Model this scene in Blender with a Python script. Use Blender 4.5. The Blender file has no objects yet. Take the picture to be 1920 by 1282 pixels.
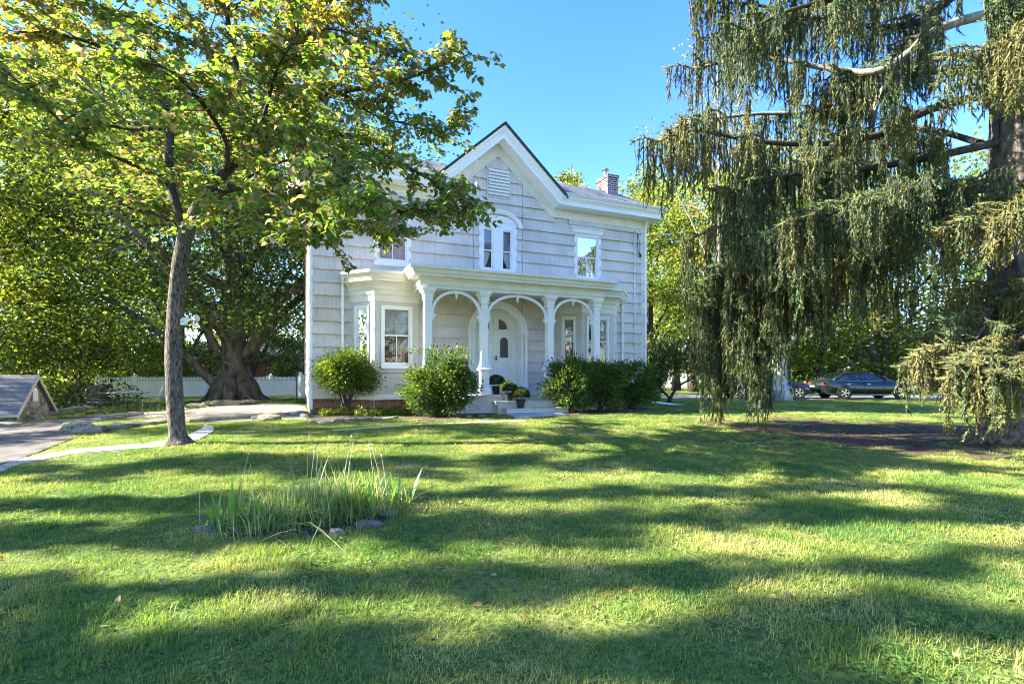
import bpy, bmesh, math, random
import numpy as np
from mathutils import Vector, Matrix
R = math.radians

# ------------------------------------------------------------------ camera, sky, sun, exposure
scene = bpy.context.scene
F, HZ, CX, HC = 940.0, 702.0, 960.0, 1.10          # focal length and horizon in photo pixels, eye height
cam_data = bpy.data.cameras.new('camera'); cam = bpy.data.objects.new('camera', cam_data)
scene.collection.objects.link(cam); scene.camera = cam
cam.location = (0, 0, HC); cam.rotation_euler = (R(90), 0, 0)
cam_data.sensor_width = 36; cam_data.lens = 36 * F / 1920
cam_data.shift_y = (HZ - 641.0) / 1920
cam_data.clip_start = .05; cam_data.clip_end = 3000

SUN_EL, SUN_AZ = 30.0, (-1.0, -.10)                  # sun stands to the left; the house front stays in shade
world = bpy.data.worlds.new('World'); scene.world = world; world.use_nodes = True
wn = world.node_tree.nodes; wl = world.node_tree.links
sky = wn.new('ShaderNodeTexSky'); sky.sky_type = 'NISHITA'; sky.sun_disc = False
sky.sun_elevation = R(SUN_EL); sky.sun_rotation = math.atan2(SUN_AZ[0], SUN_AZ[1])
sky.air_density = 1.0; sky.dust_density = .35; sky.ozone_density = 2.6; sky.altitude = 50
bg = wn['Background']; hs = wn.new('ShaderNodeHueSaturation'); hs.inputs['Saturation'].default_value = 1.3; hs.inputs['Hue'].default_value = .515; wl.new(sky.outputs[0], hs.inputs['Color']); wl.new(hs.outputs[0], bg.inputs[0]); bg.inputs[1].default_value = .10
sun_data = bpy.data.lights.new('sun', 'SUN'); sun = bpy.data.objects.new('sun', sun_data)
scene.collection.objects.link(sun)
sun_data.energy = 5.0; sun_data.angle = R(.55); sun_data.color = (1, .925, .78)
sd = Vector((SUN_AZ[0], SUN_AZ[1], 0)).normalized() * math.cos(R(SUN_EL)) + Vector((0, 0, math.sin(R(SUN_EL))))
sun.rotation_euler = sd.to_track_quat('Z', 'Y').to_euler(); sun.location = (-30, 0, 30)
scene.view_settings.view_transform = 'Standard'; scene.view_settings.look = 'None'
scene.view_settings.exposure = 2.78; scene.view_settings.gamma = 1
scene.render.engine = 'CYCLES'
cy = scene.cycles; cy.use_denoising = True
cy.max_bounces = 7; cy.diffuse_bounces = 4; cy.glossy_bounces = 3; cy.transmission_bounces = 5; cy.transparent_max_bounces = 10
cy.sample_clamp_indirect = 6
cy.pixel_filter_type = 'BLACKMAN_HARRIS'; cy.filter_width = 1.05

COL = scene.collection
rnd = random.Random(7)
rng = np.random.default_rng(11)

# ------------------------------------------------------------------ helpers
def tag(o, label=None, cat=None, group=None, kind=None):
    if label: o['label'] = label
    if cat: o['category'] = cat
    if group: o['group'] = group
    if kind: o['kind'] = kind
    return o
def empty(name, loc=(0, 0, 0), rz=0, parent=None):
    o = bpy.data.objects.new(name, None); COL.objects.link(o); o.location = loc; o.rotation_euler = (0, 0, rz)
    o.empty_display_size = .1; o.parent = parent; return o
def link(name, me, mat=None, parent=None, loc=None, rot=None, scale=None):
    o = bpy.data.objects.new(name, me); COL.objects.link(o); o.parent = parent
    if mat is not None and len(me.materials) == 0: me.materials.append(mat)
    if loc is not None: o.location = loc
    if rot is not None: o.rotation_euler = rot
    if scale is not None: o.scale = scale
    return o
def copy_tree(o, parent=None):
    c = o.copy(); COL.objects.link(c); c.parent = parent
    for ch in list(o.children): copy_tree(ch, c)
    return c
class MB:
    def __init__(s): s.v = []; s.f = []
    def add(s, vs, fs):
        n = len(s.v); s.v += [tuple(p) for p in vs]; s.f += [tuple(i + n for i in f) for f in fs]; return s
    def box(s, x0, x1, y0, y1, z0, z1):
        v = [(x, y, z) for x in (x0, x1) for y in (y0, y1) for z in (z0, z1)]
        return s.add(v, [(0, 1, 3, 2), (4, 6, 7, 5), (0, 4, 5, 1), (2, 3, 7, 6), (0, 2, 6, 4), (1, 5, 7, 3)])
    def bbox(s, x0, x1, y0, y1, z0, z1, b=.01):       # box with bevelled edges
        bm = bmesh.new(); bmesh.ops.create_cube(bm, size=1)
        for q in bm.verts: q.co = Vector(((x0 + x1) / 2 + q.co.x * (x1 - x0), (y0 + y1) / 2 + q.co.y * (y1 - y0), (z0 + z1) / 2 + q.co.z * (z1 - z0)))
        bmesh.ops.bevel(bm, geom=bm.edges[:], offset=b, segments=1, affect='EDGES')
        bm.verts.index_update()
        s.add([q.co[:] for q in bm.verts], [[w.index for w in f.verts] for f in bm.faces]); bm.free(); return s
    def prism(s, poly, fn, w0, w1):                    # poly 2D, fn(p, w) -> 3D
        n = len(poly); v = [fn(p, w0) for p in poly] + [fn(p, w1) for p in poly]
        f = [tuple(range(n)), tuple(range(2 * n - 1, n - 1, -1))] + [(i, i + n, (i + 1) % n + n, (i + 1) % n) for i in range(n)]
        return s.add(v, f)
    def tube(s, pts, rad, n=6, cap=True):
        pts = [Vector(p) for p in pts]
        if not hasattr(rad, '__len__'): rad = [rad] * len(pts)
        up = Vector((0, 0, 1)); base = len(s.v); a0 = None
        for i, p in enumerate(pts):
            t = (pts[min(i + 1, len(pts) - 1)] - pts[max(i - 1, 0)])
            if t.length < 1e-6: t = Vector((0, 0, 1))
            t.normalize()
            if a0 is None: a0 = t.orthogonal().normalized()
            a0 = (a0 - t * a0.dot(t))
            if a0.length < 1e-5: a0 = t.orthogonal()
            a0.normalize(); b0 = t.cross(a0)
            for k in range(n):
                g = 2 * math.pi * k / n; s.v.append(tuple(p + (a0 * math.cos(g) + b0 * math.sin(g)) * rad[i]))
        for i in range(len(pts) - 1):
            for k in range(n):
                a = base + i * n + k; b = base + i * n + (k + 1) % n
                s.f.append((a, b, b + n, a + n))
        if cap:
            s.f.append(tuple(base + k for k in reversed(range(n)))); s.f.append(tuple(base + (len(pts) - 1) * n + k for k in range(n)))
        return s
    def lathe(s, prof, n=16, c=(0, 0, 0)):             # prof: (r, z)
        b = len(s.v)
        for r, z in prof:
            for k in range(n):
                g = 2 * math.pi * k / n; s.v.append((c[0] + r * math.cos(g), c[1] + r * math.sin(g), c[2] + z))
        for i in range(len(prof) - 1):
            for k in range(n):
                a = b + i * n + k; d = b + i * n + (k + 1) % n; s.f.append((a, d, d + n, a + n))
        s.f.append(tuple(b + k for k in reversed(range(n)))); s.f.append(tuple(b + (len(prof) - 1) * n + k for k in range(n)))
        return s
    def sq_lathe(s, prof, c=(0, 0)):                   # square section, prof: (half width, z)
        b = len(s.v)
        for r, z in prof: s.v += [(c[0] - r, c[1] - r, z), (c[0] + r, c[1] - r, z), (c[0] + r, c[1] + r, z), (c[0] - r, c[1] + r, z)]
        for i in range(len(prof) - 1):
            for k in range(4):
                a = b + i * 4 + k; d = b + i * 4 + (k + 1) % 4; s.f.append((a, d, d + 4, a + 4))
        s.f.append((b + 3, b + 2, b + 1, b)); e = b + (len(prof) - 1) * 4; s.f.append((e, e + 1, e + 2, e + 3)); return s
    def sweep(s, path, prof, fn, closed_prof=True):    # mitred sweep of prof (off, w) along 2D path; +off is to the right of travel
        P = [Vector(p) for p in path]; m = len(prof); b = len(s.v)
        for i, p in enumerate(P):
            d0 = (P[i] - P[i - 1]).normalized() if i > 0 else None
            d1 = (P[i + 1] - P[i]).normalized() if i < len(P) - 1 else None
            n0 = Vector((d0.y, -d0.x)) if d0 else None; n1 = Vector((d1.y, -d1.x)) if d1 else None
            if n0 is None: mm = n1
            elif n1 is None: mm = n0
            else: mm = (n0 + n1); mm = mm / max(.2, mm.dot(n0))
            for o, w in prof: s.v.append(tuple(fn(p + mm * o, w)))
        rg = range(m) if closed_prof else range(m - 1)
        for i in range(len(P) - 1):
            for k in rg:
                a = b + i * m + k; d = b + i * m + (k + 1) % m; s.f.append((a, d, d + m, a + m))
        if closed_prof:
            s.f.append(tuple(b + k for k in reversed(range(m)))); s.f.append(tuple(b + (len(P) - 1) * m + k for k in range(m)))
        return s
    def xf(s, M, start=0):
        s.v[start:] = [tuple(M @ Vector(p)) for p in s.v[start:]]; return s
    def mesh(s, name, mat=None, smooth=False):
        me = bpy.data.meshes.new(name); me.from_pydata(s.v, [], s.f)
        bm = bmesh.new(); bm.from_mesh(me); bmesh.ops.recalc_face_normals(bm, faces=bm.faces); bm.to_mesh(me); bm.free()
        if mat is not None: me.materials.append(mat)
        if smooth: me.polygons.foreach_set('use_smooth', [True] * len(me.polygons))
        me.update(); return me
    def build(s, name, mat, parent=None, smooth=False, loc=None, rot=None):
        return link(name, s.mesh(name, mat, smooth), None, parent, loc, rot)

def np_mesh(name, verts, faces, mat, colors=None, smooth=False):
    """verts (n,3), faces (m,k) arrays -> mesh"""
    me = bpy.data.meshes.new(name); n, (m, k) = len(verts), faces.shape
    me.vertices.add(n); me.vertices.foreach_set('co', np.ascontiguousarray(verts, np.float32).ravel())
    me.loops.add(m * k); me.loops.foreach_set('vertex_index', np.ascontiguousarray(faces, np.int32).ravel())
    me.polygons.add(m); me.polygons.foreach_set('loop_start', np.arange(0, m * k, k, dtype=np.int32))
    me.polygons.foreach_set('loop_total', np.full(m, k, np.int32))
    if smooth: me.polygons.foreach_set('use_smooth', np.ones(m, bool))
    if colors is not None:
        at = me.attributes.new('tint', 'FLOAT_COLOR', 'POINT')
        c4 = np.ones((n, 4), np.float32); c4[:, :3] = colors; at.data.foreach_set('color', c4.ravel())
    me.materials.append(mat); me.update(calc_edges=True); return me

# ---- materials
def new_mat(name):
    m = bpy.data.materials.new(name); m.use_nodes = True; nt = m.node_tree
    return m, nt, nt.nodes, nt.links, nt.nodes['Principled BSDF']
def ramp(nodes, stops):
    r = nodes.new('ShaderNodeValToRGB'); e = r.color_ramp.elements
    while len(e) < len(stops): e.new(.5)
    for q, (p, c) in zip(e, stops): q.position = p; q.color = (*c, 1)
    return r
def mat_noise(name, c0, c1, scale=8, rough=.6, bump=.0, stretch=(1, 1, 1), detail=4, c2=None, spec=.3, metal=0, lo=.35, hi=.65, coord='Object', bscale=None):
    m, nt, N, L, P = new_mat(name)
    tc = N.new('ShaderNodeTexCoord'); mp = N.new('ShaderNodeMapping'); mp.inputs['Scale'].default_value = stretch
    L.new(tc.outputs[coord], mp.inputs[0])
    no = N.new('ShaderNodeTexNoise'); no.inputs['Scale'].default_value = scale; no.inputs['Detail'].default_value = detail
    L.new(mp.outputs[0], no.inputs['Vector'])
    st = [(lo, c0), (hi, c1)] if c2 is None else [(lo, c0), ((lo + hi) / 2, c1), (hi, c2)]
    r = ramp(N, st); L.new(no.outputs['Fac'], r.inputs[0]); L.new(r.outputs[0], P.inputs['Base Color'])
    P.inputs['Roughness'].default_value = rough; P.inputs['Specular IOR Level'].default_value = spec; P.inputs['Metallic'].default_value = metal
    if bump:
        b = N.new('ShaderNodeBump'); b.inputs['Strength'].default_value = bump; b.inputs['Distance'].default_value = .02
        src = no
        if bscale:
            src = N.new('ShaderNodeTexNoise'); src.inputs['Scale'].default_value = bscale; src.inputs['Detail'].default_value = 5
            L.new(mp.outputs[0], src.inputs['Vector'])
        L.new(src.outputs['Fac'], b.inputs['Height']); L.new(b.outputs[0], P.inputs['Normal'])
    return m
def mat_leaf(name, trans=.45, gain=1.7, warm=(1.25, 1.05, .35), rough=.5, spec=.35):
    """leaf: colour per leaf from the 'tint' attribute, part of the light passes through"""
    m, nt, N, L, P = new_mat(name)
    at = N.new('ShaderNodeAttribute'); at.attribute_name = 'tint'
    L.new(at.outputs['Color'], P.inputs['Base Color']); P.inputs['Roughness'].default_value = rough; P.inputs['Specular IOR Level'].default_value = spec
    mul = N.new('ShaderNodeMix'); mul.data_type = 'RGBA'; mul.blend_type = 'MULTIPLY'; mul.inputs['Factor'].default_value = 1
    L.new(at.outputs['Color'], mul.inputs['A']); mul.inputs['B'].default_value = (warm[0] * gain, warm[1] * gain, warm[2] * gain, 1); mul.clamp_result = False
    tr = N.new('ShaderNodeBsdfTranslucent'); L.new(mul.outputs['Result'], tr.inputs[0])
    mx = N.new('ShaderNodeMixShader'); mx.inputs[0].default_value = trans
    L.new(P.outputs[0], mx.inputs[1]); L.new(tr.outputs[0], mx.inputs[2]); L.new(mx.outputs[0], N['Material Output'].inputs[0])
    return m
def mat_bark(name, c0, c1, scale=9, bump=.9, c2=None):
    return mat_noise(name, c0, c1, scale=scale, rough=.9, bump=bump, stretch=(1, 1, .28), detail=7, c2=c2, spec=.1, lo=.32, hi=.68)

M = {}
M['trim'] = mat_noise('white_paint', (.84, .82, .78), (.89, .875, .84), 3, .45, .03, lo=.3, hi=.6, spec=.4)
M['cream'] = mat_noise('cream_paint', (.72, .68, .58), (.80, .76, .67), 3, .5, .03, lo=.3, hi=.6)
M['bay'] = mat_noise('stone_coloured_paint', (.55, .515, .46), (.62, .585, .53), 2.5, .55, .03, lo=.3, hi=.6)
M['deck'] = mat_noise('grey_deck_paint', (.44, .46, .50), (.54, .56, .60), 6, .5, .05)
M['roof'] = mat_noise('roof_shingle', (.055, .065, .075), (.14, .15, .165), 26, .9, .6, (1, 2.2, 1), c2=(.20, .205, .215))
M['roof_edge'] = mat_noise('roof_edge', (.02, .02, .022), (.05, .05, .05), 12, .9)
M['gutter'] = mat_noise('gutter_metal', (.70, .73, .75), (.78, .80, .81), 4, .35, spec=.5)
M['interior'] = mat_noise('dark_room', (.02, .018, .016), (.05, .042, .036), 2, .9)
M['shade'] = mat_noise('window_shade', (.20, .20, .19), (.27, .27, .26), 5, .8, stretch=(1, 1, .4))
M['blue_shade'] = mat_noise('blue_shade', (.10, .16, .21), (.13, .20, .26), 5, .8)
M['red_drape'] = mat_noise('russet_drape', (.20, .065, .03), (.34, .13, .06), 7, .85, .2, (6, 1, .4))
M['gold_drape'] = mat_noise('amber_drape', (.32, .13, .05), (.50, .26, .11), 7, .85, .2, (4, 1, 1.5))
M['lace'] = mat_noise('lace_curtain', (.42, .42, .42), (.66, .65, .63), 34, .9, .2, (5, 1, .3))
M['net'] = mat_noise('net_curtain', (.15, .15, .16), (.27, .27, .28), 60, .9, 0)
M['brownstone'] = mat_noise('brownstone', (.17, .065, .035), (.30, .125, .07), 9, .85, .7, c2=(.36, .18, .11), bscale=30)
M['mortar'] = mat_noise('mortar', (.35, .26, .20), (.46, .37, .30), 20, .95, .4)
M['concrete'] = mat_noise('path_concrete', (.34, .32, .28), (.46, .43, .38), 5, .9, .2, bscale=60)
M['slate'] = mat_noise('blue_slate', (.30, .33, .38), (.43, .46, .52), 5, .7, .2, bscale=40)
M['rock'] = mat_noise('field_stone', (.12, .105, .085), (.27, .24, .19), 7, .9, .8, c2=(.34, .31, .26), bscale=22)
M['moss_rock'] = mat_noise('mossy_stone', (.10, .10, .05), (.24, .23, .15), 6, .95, .8, c2=(.36, .32, .22), bscale=22)
M['dogbark'] = mat_bark('dogwood_bark', (.028, .022, .018), (.105, .09, .078), 42, 1.0, c2=(.19, .168, .15))
M['limbbark'] = mat_bark('dark_limb_bark', (.03, .025, .02), (.09, .075, .06), 14)
M['beechbark'] = mat_bark('beech_bark', (.045, .038, .026), (.11, .095, .07), 5, .6, c2=(.17, .155, .12))
M['sprucebark'] = mat_bark('spruce_bark', (.035, .028, .024), (.105, .085, .072), 20, 1.0, c2=(.17, .14, .12))
M['palebark'] = mat_bark('pale_peeling_bark', (.13, .12, .10), (.36, .35, .32), 6, .7, c2=(.55, .54, .50))
M['greybranch'] = mat_bark('grey_limb_bark', (.12, .11, .095), (.30, .28, .25), 10, .7)
M['stem'] = mat_bark('shrub_stem', (.03, .024, .018), (.10, .08, .06), 20)
M['leaf'] = mat_leaf('leaf')
M['bigleaf'] = mat_leaf('broad_leaf', trans=.42, gain=1.7, warm=(1.15, 1.05, .36), rough=.5, spec=.35)
M['needle'] = mat_leaf('spruce_needle', trans=.22, gain=1.6, warm=(1.2, 1.05, .45), rough=.55)
M['blade'] = mat_leaf('long_blade', trans=.45, gain=1.6, warm=(1.1, 1.05, .4))
M['vinyl'] = mat_noise('white_vinyl', (.80, .81, .82), (.87, .88, .88), 2, .4, spec=.4)
M['iron'] = mat_noise('wrought_iron', (.03, .03, .03), (.08, .08, .075), 20, .5, .2, spec=.5)
M['tableglass'] = mat_noise('pebbled_table_glass', (.26, .29, .27), (.36, .39, .36), 30, .2, .1, spec=.6)
M['shedroof'] = mat_noise('shed_roof_shingle', (.11, .11, .11), (.20, .19, .185), 18, .9, .3, (1, 1, 3))
M['bargeboard'] = mat_noise('tan_board', (.44, .38, .27), (.54, .48, .36), 4, .6)
M['pot'] = mat_noise('dark_plastic_pot', (.012, .012, .014), (.03, .03, .034), 12, .5, spec=.5)
M['blackmetal'] = mat_noise('black_metal', (.01, .01, .01), (.03, .03, .03), 12, .4, spec=.5)
M['bulb'] = mat_noise('white_lamp_housing', (.68, .67, .62), (.78, .77, .72), 12, .35, spec=.5)
def mat_plain(name, col, rough=.4, metal=0, spec=.5, coat=0):
    m = mat_noise(name, tuple(c * .93 for c in col), tuple(min(1, c * 1.05) for c in col), 14, rough, 0, spec=spec, metal=metal)
    m.node_tree.nodes['Principled BSDF'].inputs['Coat Weight'].default_value = coat; return m
M['carpaint'] = mat_plain('dark_green_car_paint', (.007, .014, .013), .25, .2, .5, .6)
M['blackpaint'] = mat_plain('black_car_paint', (.008, .008, .009), .25, .2, .5, .8)
M['chrome'] = mat_plain('chrome', (.62, .63, .65), .18, 1)
M['tyre'] = mat_plain('tyre_rubber', (.015, .015, .015), .8)
M['carglass'] = mat_plain('tinted_car_glass', (.012, .016, .016), .05, 0, .9)
M['lamp_lens'] = mat_plain('lamp_lens', (.55, .57, .58), .1, .2, .9)
M['plate'] = mat_plain('number_plate', (.62, .58, .30), .5)
M['maroon'] = mat_noise('maroon_siding', (.10, .012, .018), (.16, .02, .03), 6, .7)
M['terracotta'] = mat_noise('terracotta_wall', (.38, .15, .075), (.48, .21, .11), 5, .8)
M['greywall'] = mat_noise('pale_grey_wall', (.50, .50, .49), (.60, .60, .58), 4, .7)

def mat_glass():
    m, nt, N, L, P = new_mat('window_glass')
    tr = N.new('ShaderNodeBsdfTransparent'); gl = N.new('ShaderNodeBsdfGlossy'); gl.inputs['Roughness'].default_value = .015
    fr = N.new('ShaderNodeFresnel'); fr.inputs['IOR'].default_value = 1.9
    no = N.new('ShaderNodeTexNoise'); no.inputs['Scale'].default_value = 2.2
    tc = N.new('ShaderNodeTexCoord'); L.new(tc.outputs['Object'], no.inputs['Vector'])
    b = N.new('ShaderNodeBump'); b.inputs['Strength'].default_value = .06; b.inputs['Distance'].default_value = .05
    L.new(no.outputs['Fac'], b.inputs['Height']); L.new(b.outputs[0], gl.inputs['Normal'])
    mx = N.new('ShaderNodeMixShader'); L.new(fr.outputs[0], mx.inputs[0]); L.new(tr.outputs[0], mx.inputs[1]); L.new(gl.outputs[0], mx.inputs[2])
    L.new(mx.outputs[0], N['Material Output'].inputs[0]); return m
M['glass'] = mat_glass()

def mat_siding():
    m, nt, N, L, P = new_mat('striated_shingle_paint')
    tc = N.new('ShaderNodeTexCoord'); geo = N.new('ShaderNodeNewGeometry'); oi = N.new('ShaderNodeObjectInfo')
    mp = N.new('ShaderNodeMapping'); mp.inputs['Scale'].default_value = (30, 1, .6); L.new(tc.outputs['Object'], mp.inputs[0])
    mp2 = N.new('ShaderNodeVectorMath'); mp2.operation = 'ADD'
    L.new(mp.outputs[0], mp2.inputs[0]); L.new(oi.outputs['Random'], mp2.inputs[1])
    n1 = N.new('ShaderNodeTexNoise'); n1.inputs['Scale'].default_value = 1.6; n1.inputs['Detail'].default_value = 4; L.new(mp2.outputs[0], n1.inputs['Vector'])
    n2 = N.new('ShaderNodeTexNoise'); n2.inputs['Scale'].default_value = 1.3; n2.inputs['Detail'].default_value = 5; L.new(geo.outputs['Position'], n2.inputs['Vector'])
    r1 = ramp(N, [(.25, (.61, .55, .50)), (.55, (.71, .65, .595)), (.8, (.75, .70, .65))]); L.new(n1.outputs['Fac'], r1.inputs[0])
    mx = N.new('ShaderNodeMix'); mx.data_type = 'RGBA'; mx.blend_type = 'MULTIPLY'; mx.inputs['Factor'].default_value = .6
    r2 = ramp(N, [(.3, (.76, .72, .66)), (.6, (1, 1, 1))]); L.new(n2.outputs['Fac'], r2.inputs[0])
    L.new(r1.outputs[0], mx.inputs['A']); L.new(r2.outputs[0], mx.inputs['B'])
    mv = N.new('ShaderNodeMapRange'); mv.inputs['To Min'].default_value = .955; mv.inputs['To Max'].default_value = 1.03; L.new(oi.outputs['Random'], mv.inputs[0])
    hs = N.new('ShaderNodeHueSaturation'); L.new(mv.outputs[0], hs.inputs['Value']); L.new(mx.outputs['Result'], hs.inputs['Color'])
    L.new(hs.outputs[0], P.inputs['Base Color']); P.inputs['Roughness'].default_value = .75; P.inputs['Specular IOR Level'].default_value = .2
    b = N.new('ShaderNodeBump'); b.inputs['Strength'].default_value = .5; b.inputs['Distance'].default_value = .01
    L.new(n1.outputs['Fac'], b.inputs['Height']); L.new(b.outputs[0], P.inputs['Normal']); return m
M['siding'] = mat_siding()
def mat_brick():
    m, nt, N, L, P = new_mat('chimney_brick')
    tc = N.new('ShaderNodeTexCoord'); sep = N.new('ShaderNodeSeparateXYZ'); L.new(tc.outputs['Object'], sep.inputs[0])
    ad = N.new('ShaderNodeMath'); L.new(sep.outputs[0], ad.inputs[0]); L.new(sep.outputs[1], ad.inputs[1])
    cb = N.new('ShaderNodeCombineXYZ'); L.new(ad.outputs[0], cb.inputs[0]); L.new(sep.outputs[2], cb.inputs[1])
    br = N.new('ShaderNodeTexBrick'); L.new(cb.outputs[0], br.inputs['Vector']); br.inputs['Scale'].default_value = 1
    br.inputs['Brick Width'].default_value = .2; br.inputs['Row Height'].default_value = .075; br.inputs['Mortar Size'].default_value = .012
    br.inputs['Color1'].default_value = (.035, .022, .03, 1); br.inputs['Color2'].default_value = (.10, .05, .055, 1); br.inputs['Mortar'].default_value = (.48, .45, .45, 1)
    L.new(br.outputs[0], P.inputs['Base Color']); P.inputs['Roughness'].default_value = .9
    b = N.new('ShaderNodeBump'); b.inputs['Strength'].default_value = .6; b.inputs['Distance'].default_value = -.01; L.new(br.outputs['Fac'], b.inputs['Height']); L.new(b.outputs[0], P.inputs['Normal'])
    return m
M['brick'] = mat_brick()

# ------------------------------------------------------------------ the lie of the land
TH = R(23.2); SN, CS = math.sin(TH), math.cos(TH); Y0, X0 = 15.1, .3133
def h2w(x, y, z=0): return Vector(((x + X0) * CS - (y + Y0) * SN, (x + X0) * SN + (y + Y0) * CS, z))
def w2h(X, D): return X * CS + D * SN - X0, -X * SN + D * CS - Y0
def terrain(X, D):
    X = np.asarray(X, float); D = np.asarray(D, float)
    hx, hy = X * CS + D * SN - X0, -X * SN + D * CS - Y0
    dx = np.maximum(np.maximum(-hx, hx - 11.4), 0); dy = np.maximum(np.maximum(-1.8 - hy, hy - 9.5), 0)
    t = np.clip((np.hypot(dx, dy) - .6) / 8.0, 0, 1); t = t * t * (3 - 2 * t)
    b = .016 * np.sin(X * .9 + 1.3 * np.sin(D * .7)) * np.cos(D * .8 + .5) + .008 * np.sin(X * 2.3 + D * 1.7)
    return -.22 * t + b * np.clip(t * 2, 0, 1)
def gz(X, D): return float(terrain(X, D))
def px(u, v):                                           # a pixel on the ground -> world
    d = 12.0
    for _ in range(40):
        z = gz((u - CX) / F * d, d); d = .5 * d + .5 * min(200, max(.5, F * (HC - z) / max(2, v - HZ)))
    X = (u - CX) / F * d; return Vector((X, d, gz(X, d)))
def pd(u, v, d): return Vector(((u - CX) / F * d, d, HC - (v - HZ) / F * d))   # a pixel at a known depth

# areas without lawn (photo pixels on the ground)
DRIVE = [px(*p) for p in ((-900, 1110), (-420, 985), (0, 874), (70, 849), (128, 826), (160, 806), (206, 786), (214, 779), (190, 777), (130, 784), (70, 792), (0, 800), (-300, 806), (-900, 830))]
GRAVEL = [px(*p) for p in ((214, 781), (262, 785), (345, 790), (440, 791), (520, 788), (575, 786), (576, 772), (571, 762), (540, 757), (470, 757), (390, 763), (300, 772), (235, 776))]
WALK1 = [(px(-30, 898), px(-30, 888)), (px(60, 863), px(45, 858)), (px(125, 852), px(115, 846)), (px(235, 845), px(225, 838)), (px(330, 834), px(318, 826)), (px(392, 817), px(374, 808)), (px(402, 801), px(384, 797))]
WALK2 = [(px(625, 808.5), px(622, 805.5)), (px(700, 803.3), px(700, 800.5)), (px(790, 797.6), px(790, 795)), (px(880, 793.4), px(880, 791)), (px(985, 789), px(985, 786.5))]
def curve(pts, n):                                          # smooth polyline through points (Catmull-Rom)
    P = np.array([list(p) for p in pts], float); P = np.vstack([2 * P[0] - P[1], P, 2 * P[-1] - P[-2]]); out = []
    m = len(P) - 3; per = max(1, n // m)
    for i in range(m):
        a, b, c, d = P[i:i + 4]
        for t in np.linspace(0, 1, per, endpoint=False):
            out.append(.5 * ((2 * b) + (-a + c) * t + (2 * a - 5 * b + 4 * c - d) * t * t + (-a + 3 * b - 3 * c + d) * t ** 3))
    out.append(P[-2]); return np.array(out)
def strip_poly(st): return [a for a, b in st] + [b for a, b in reversed(st)]
def inside(poly, X, D):
    X = np.asarray(X); D = np.asarray(D); c = np.zeros(X.shape, bool); n = len(poly); j = n - 1
    for i in range(n):
        xi, yi, xj, yj = poly[i][0], poly[i][1], poly[j][0], poly[j][1]
        if abs(yj - yi) > 1e-9: c ^= ((yi > D) != (yj > D)) & (X < (xj - xi) * (D - yi) / (yj - yi) + xi)
        j = i
    return c
EARTH_C = px(1690, 822)
def earth_amount(X, D):                                  # bare soil under the spruce, ragged edge
    X = np.asarray(X, float); D = np.asarray(D, float)
    e = ((X - 8.6) / 4.7) ** 2 + ((D - 10.8) / 2.9) ** 2
    n = .25 * np.sin(X * 2.1 + D * 1.3) + .2 * np.sin(X * 5.3 - D * 4.1) + .14 * np.sin(X * 11 + D * 9)
    return np.clip(1.35 - e + n, 0, 1)
ROAD = [Vector((3, 26.9, 0)), Vector((70, 24.6, 0)), Vector((70, 31.2, 0)), Vector((3, 33.2, 0)), Vector((-6, 40, 0)), Vector((-9, 38, 0))]

BEDS = [[px(*p) for p in ((585, 792), (640, 789), (740, 785), (800, 790), (880, 787), (925, 779), (905, 772), (720, 772), (585, 779))], [px(*p) for p in ((1035, 776), (1065, 780), (1130, 777), (1205, 771), (1222, 764), (1190, 758), (1040, 768))],
        [px(*p) for p in ((385, 992), (430, 1004), (520, 1010), (620, 998), (700, 984), (745, 962), (735, 950), (640, 950), (500, 965), (410, 978))]]
def mat_lawn():
    m, nt, N, L, P = new_mat('lawn_soil'); geo = N.new('ShaderNodeNewGeometry')
    n1 = N.new('ShaderNodeTexNoise'); n1.inputs['Scale'].default_value = .55; n1.inputs['Detail'].default_value = 5; L.new(geo.outputs['Position'], n1.inputs['Vector'])
    n2 = N.new('ShaderNodeTexNoise'); n2.inputs['Scale'].default_value = 22; n2.inputs['Detail'].default_value = 6; L.new(geo.outputs['Position'], n2.inputs['Vector'])
    r = ramp(N, [(.34, (.08, .13, .03)), (.52, (.13, .17, .04)), (.7, (.26, .22, .09))]); L.new(n1.outputs['Fac'], r.inputs[0])
    r2 = ramp(N, [(.3, (.45, .45, .42)), (.7, (1.15, 1.15, 1.1))]); L.new(n2.outputs['Fac'], r2.inputs[0])
    mx = N.new('ShaderNodeMix'); mx.data_type = 'RGBA'; mx.blend_type = 'MULTIPLY'; mx.inputs['Factor'].default_value = 1
    L.new(r.outputs[0], mx.inputs['A']); L.new(r2.outputs[0], mx.inputs['B'])
    at = N.new('ShaderNodeAttribute'); at.attribute_name = 'earth'
    re = ramp(N, [(.3, (.035, .026, .018)), (.55, (.085, .06, .04)), (.75, (.16, .115, .075))]); L.new(n2.outputs['Fac'], re.inputs[0])
    mz = N.new('ShaderNodeMix'); mz.data_type = 'RGBA'; L.new(at.outputs['Fac'], mz.inputs['Factor']); L.new(mx.outputs['Result'], mz.inputs['A']); L.new(re.outputs[0], mz.inputs['B'])
    L.new(mz.outputs['Result'], P.inputs['Base Color']); P.inputs['Roughness'].default_value = .95; P.inputs['Specular IOR Level'].default_value = .1
    b = N.new('ShaderNodeBump'); b.inputs['Strength'].default_value = .8; b.inputs['Distance'].default_value = .03; L.new(n2.outputs['Fac'], b.inputs['Height']); L.new(b.outputs[0], P.inputs['Normal'])
    return m
def axis(lo, hi, step, far):
    a = list(np.arange(lo, hi + 1e-6, step)); s = step
    while a[-1] < far: s *= 1.35; a.append(a[-1] + s)
    s = step
    while a[0] > -far: s *= 1.35; a.insert(0, a[0] - s)
    return np.array(a)
gx, gd = axis(-16, 16, .33, 1500), axis(-2, 32, .33, 1500)
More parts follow.
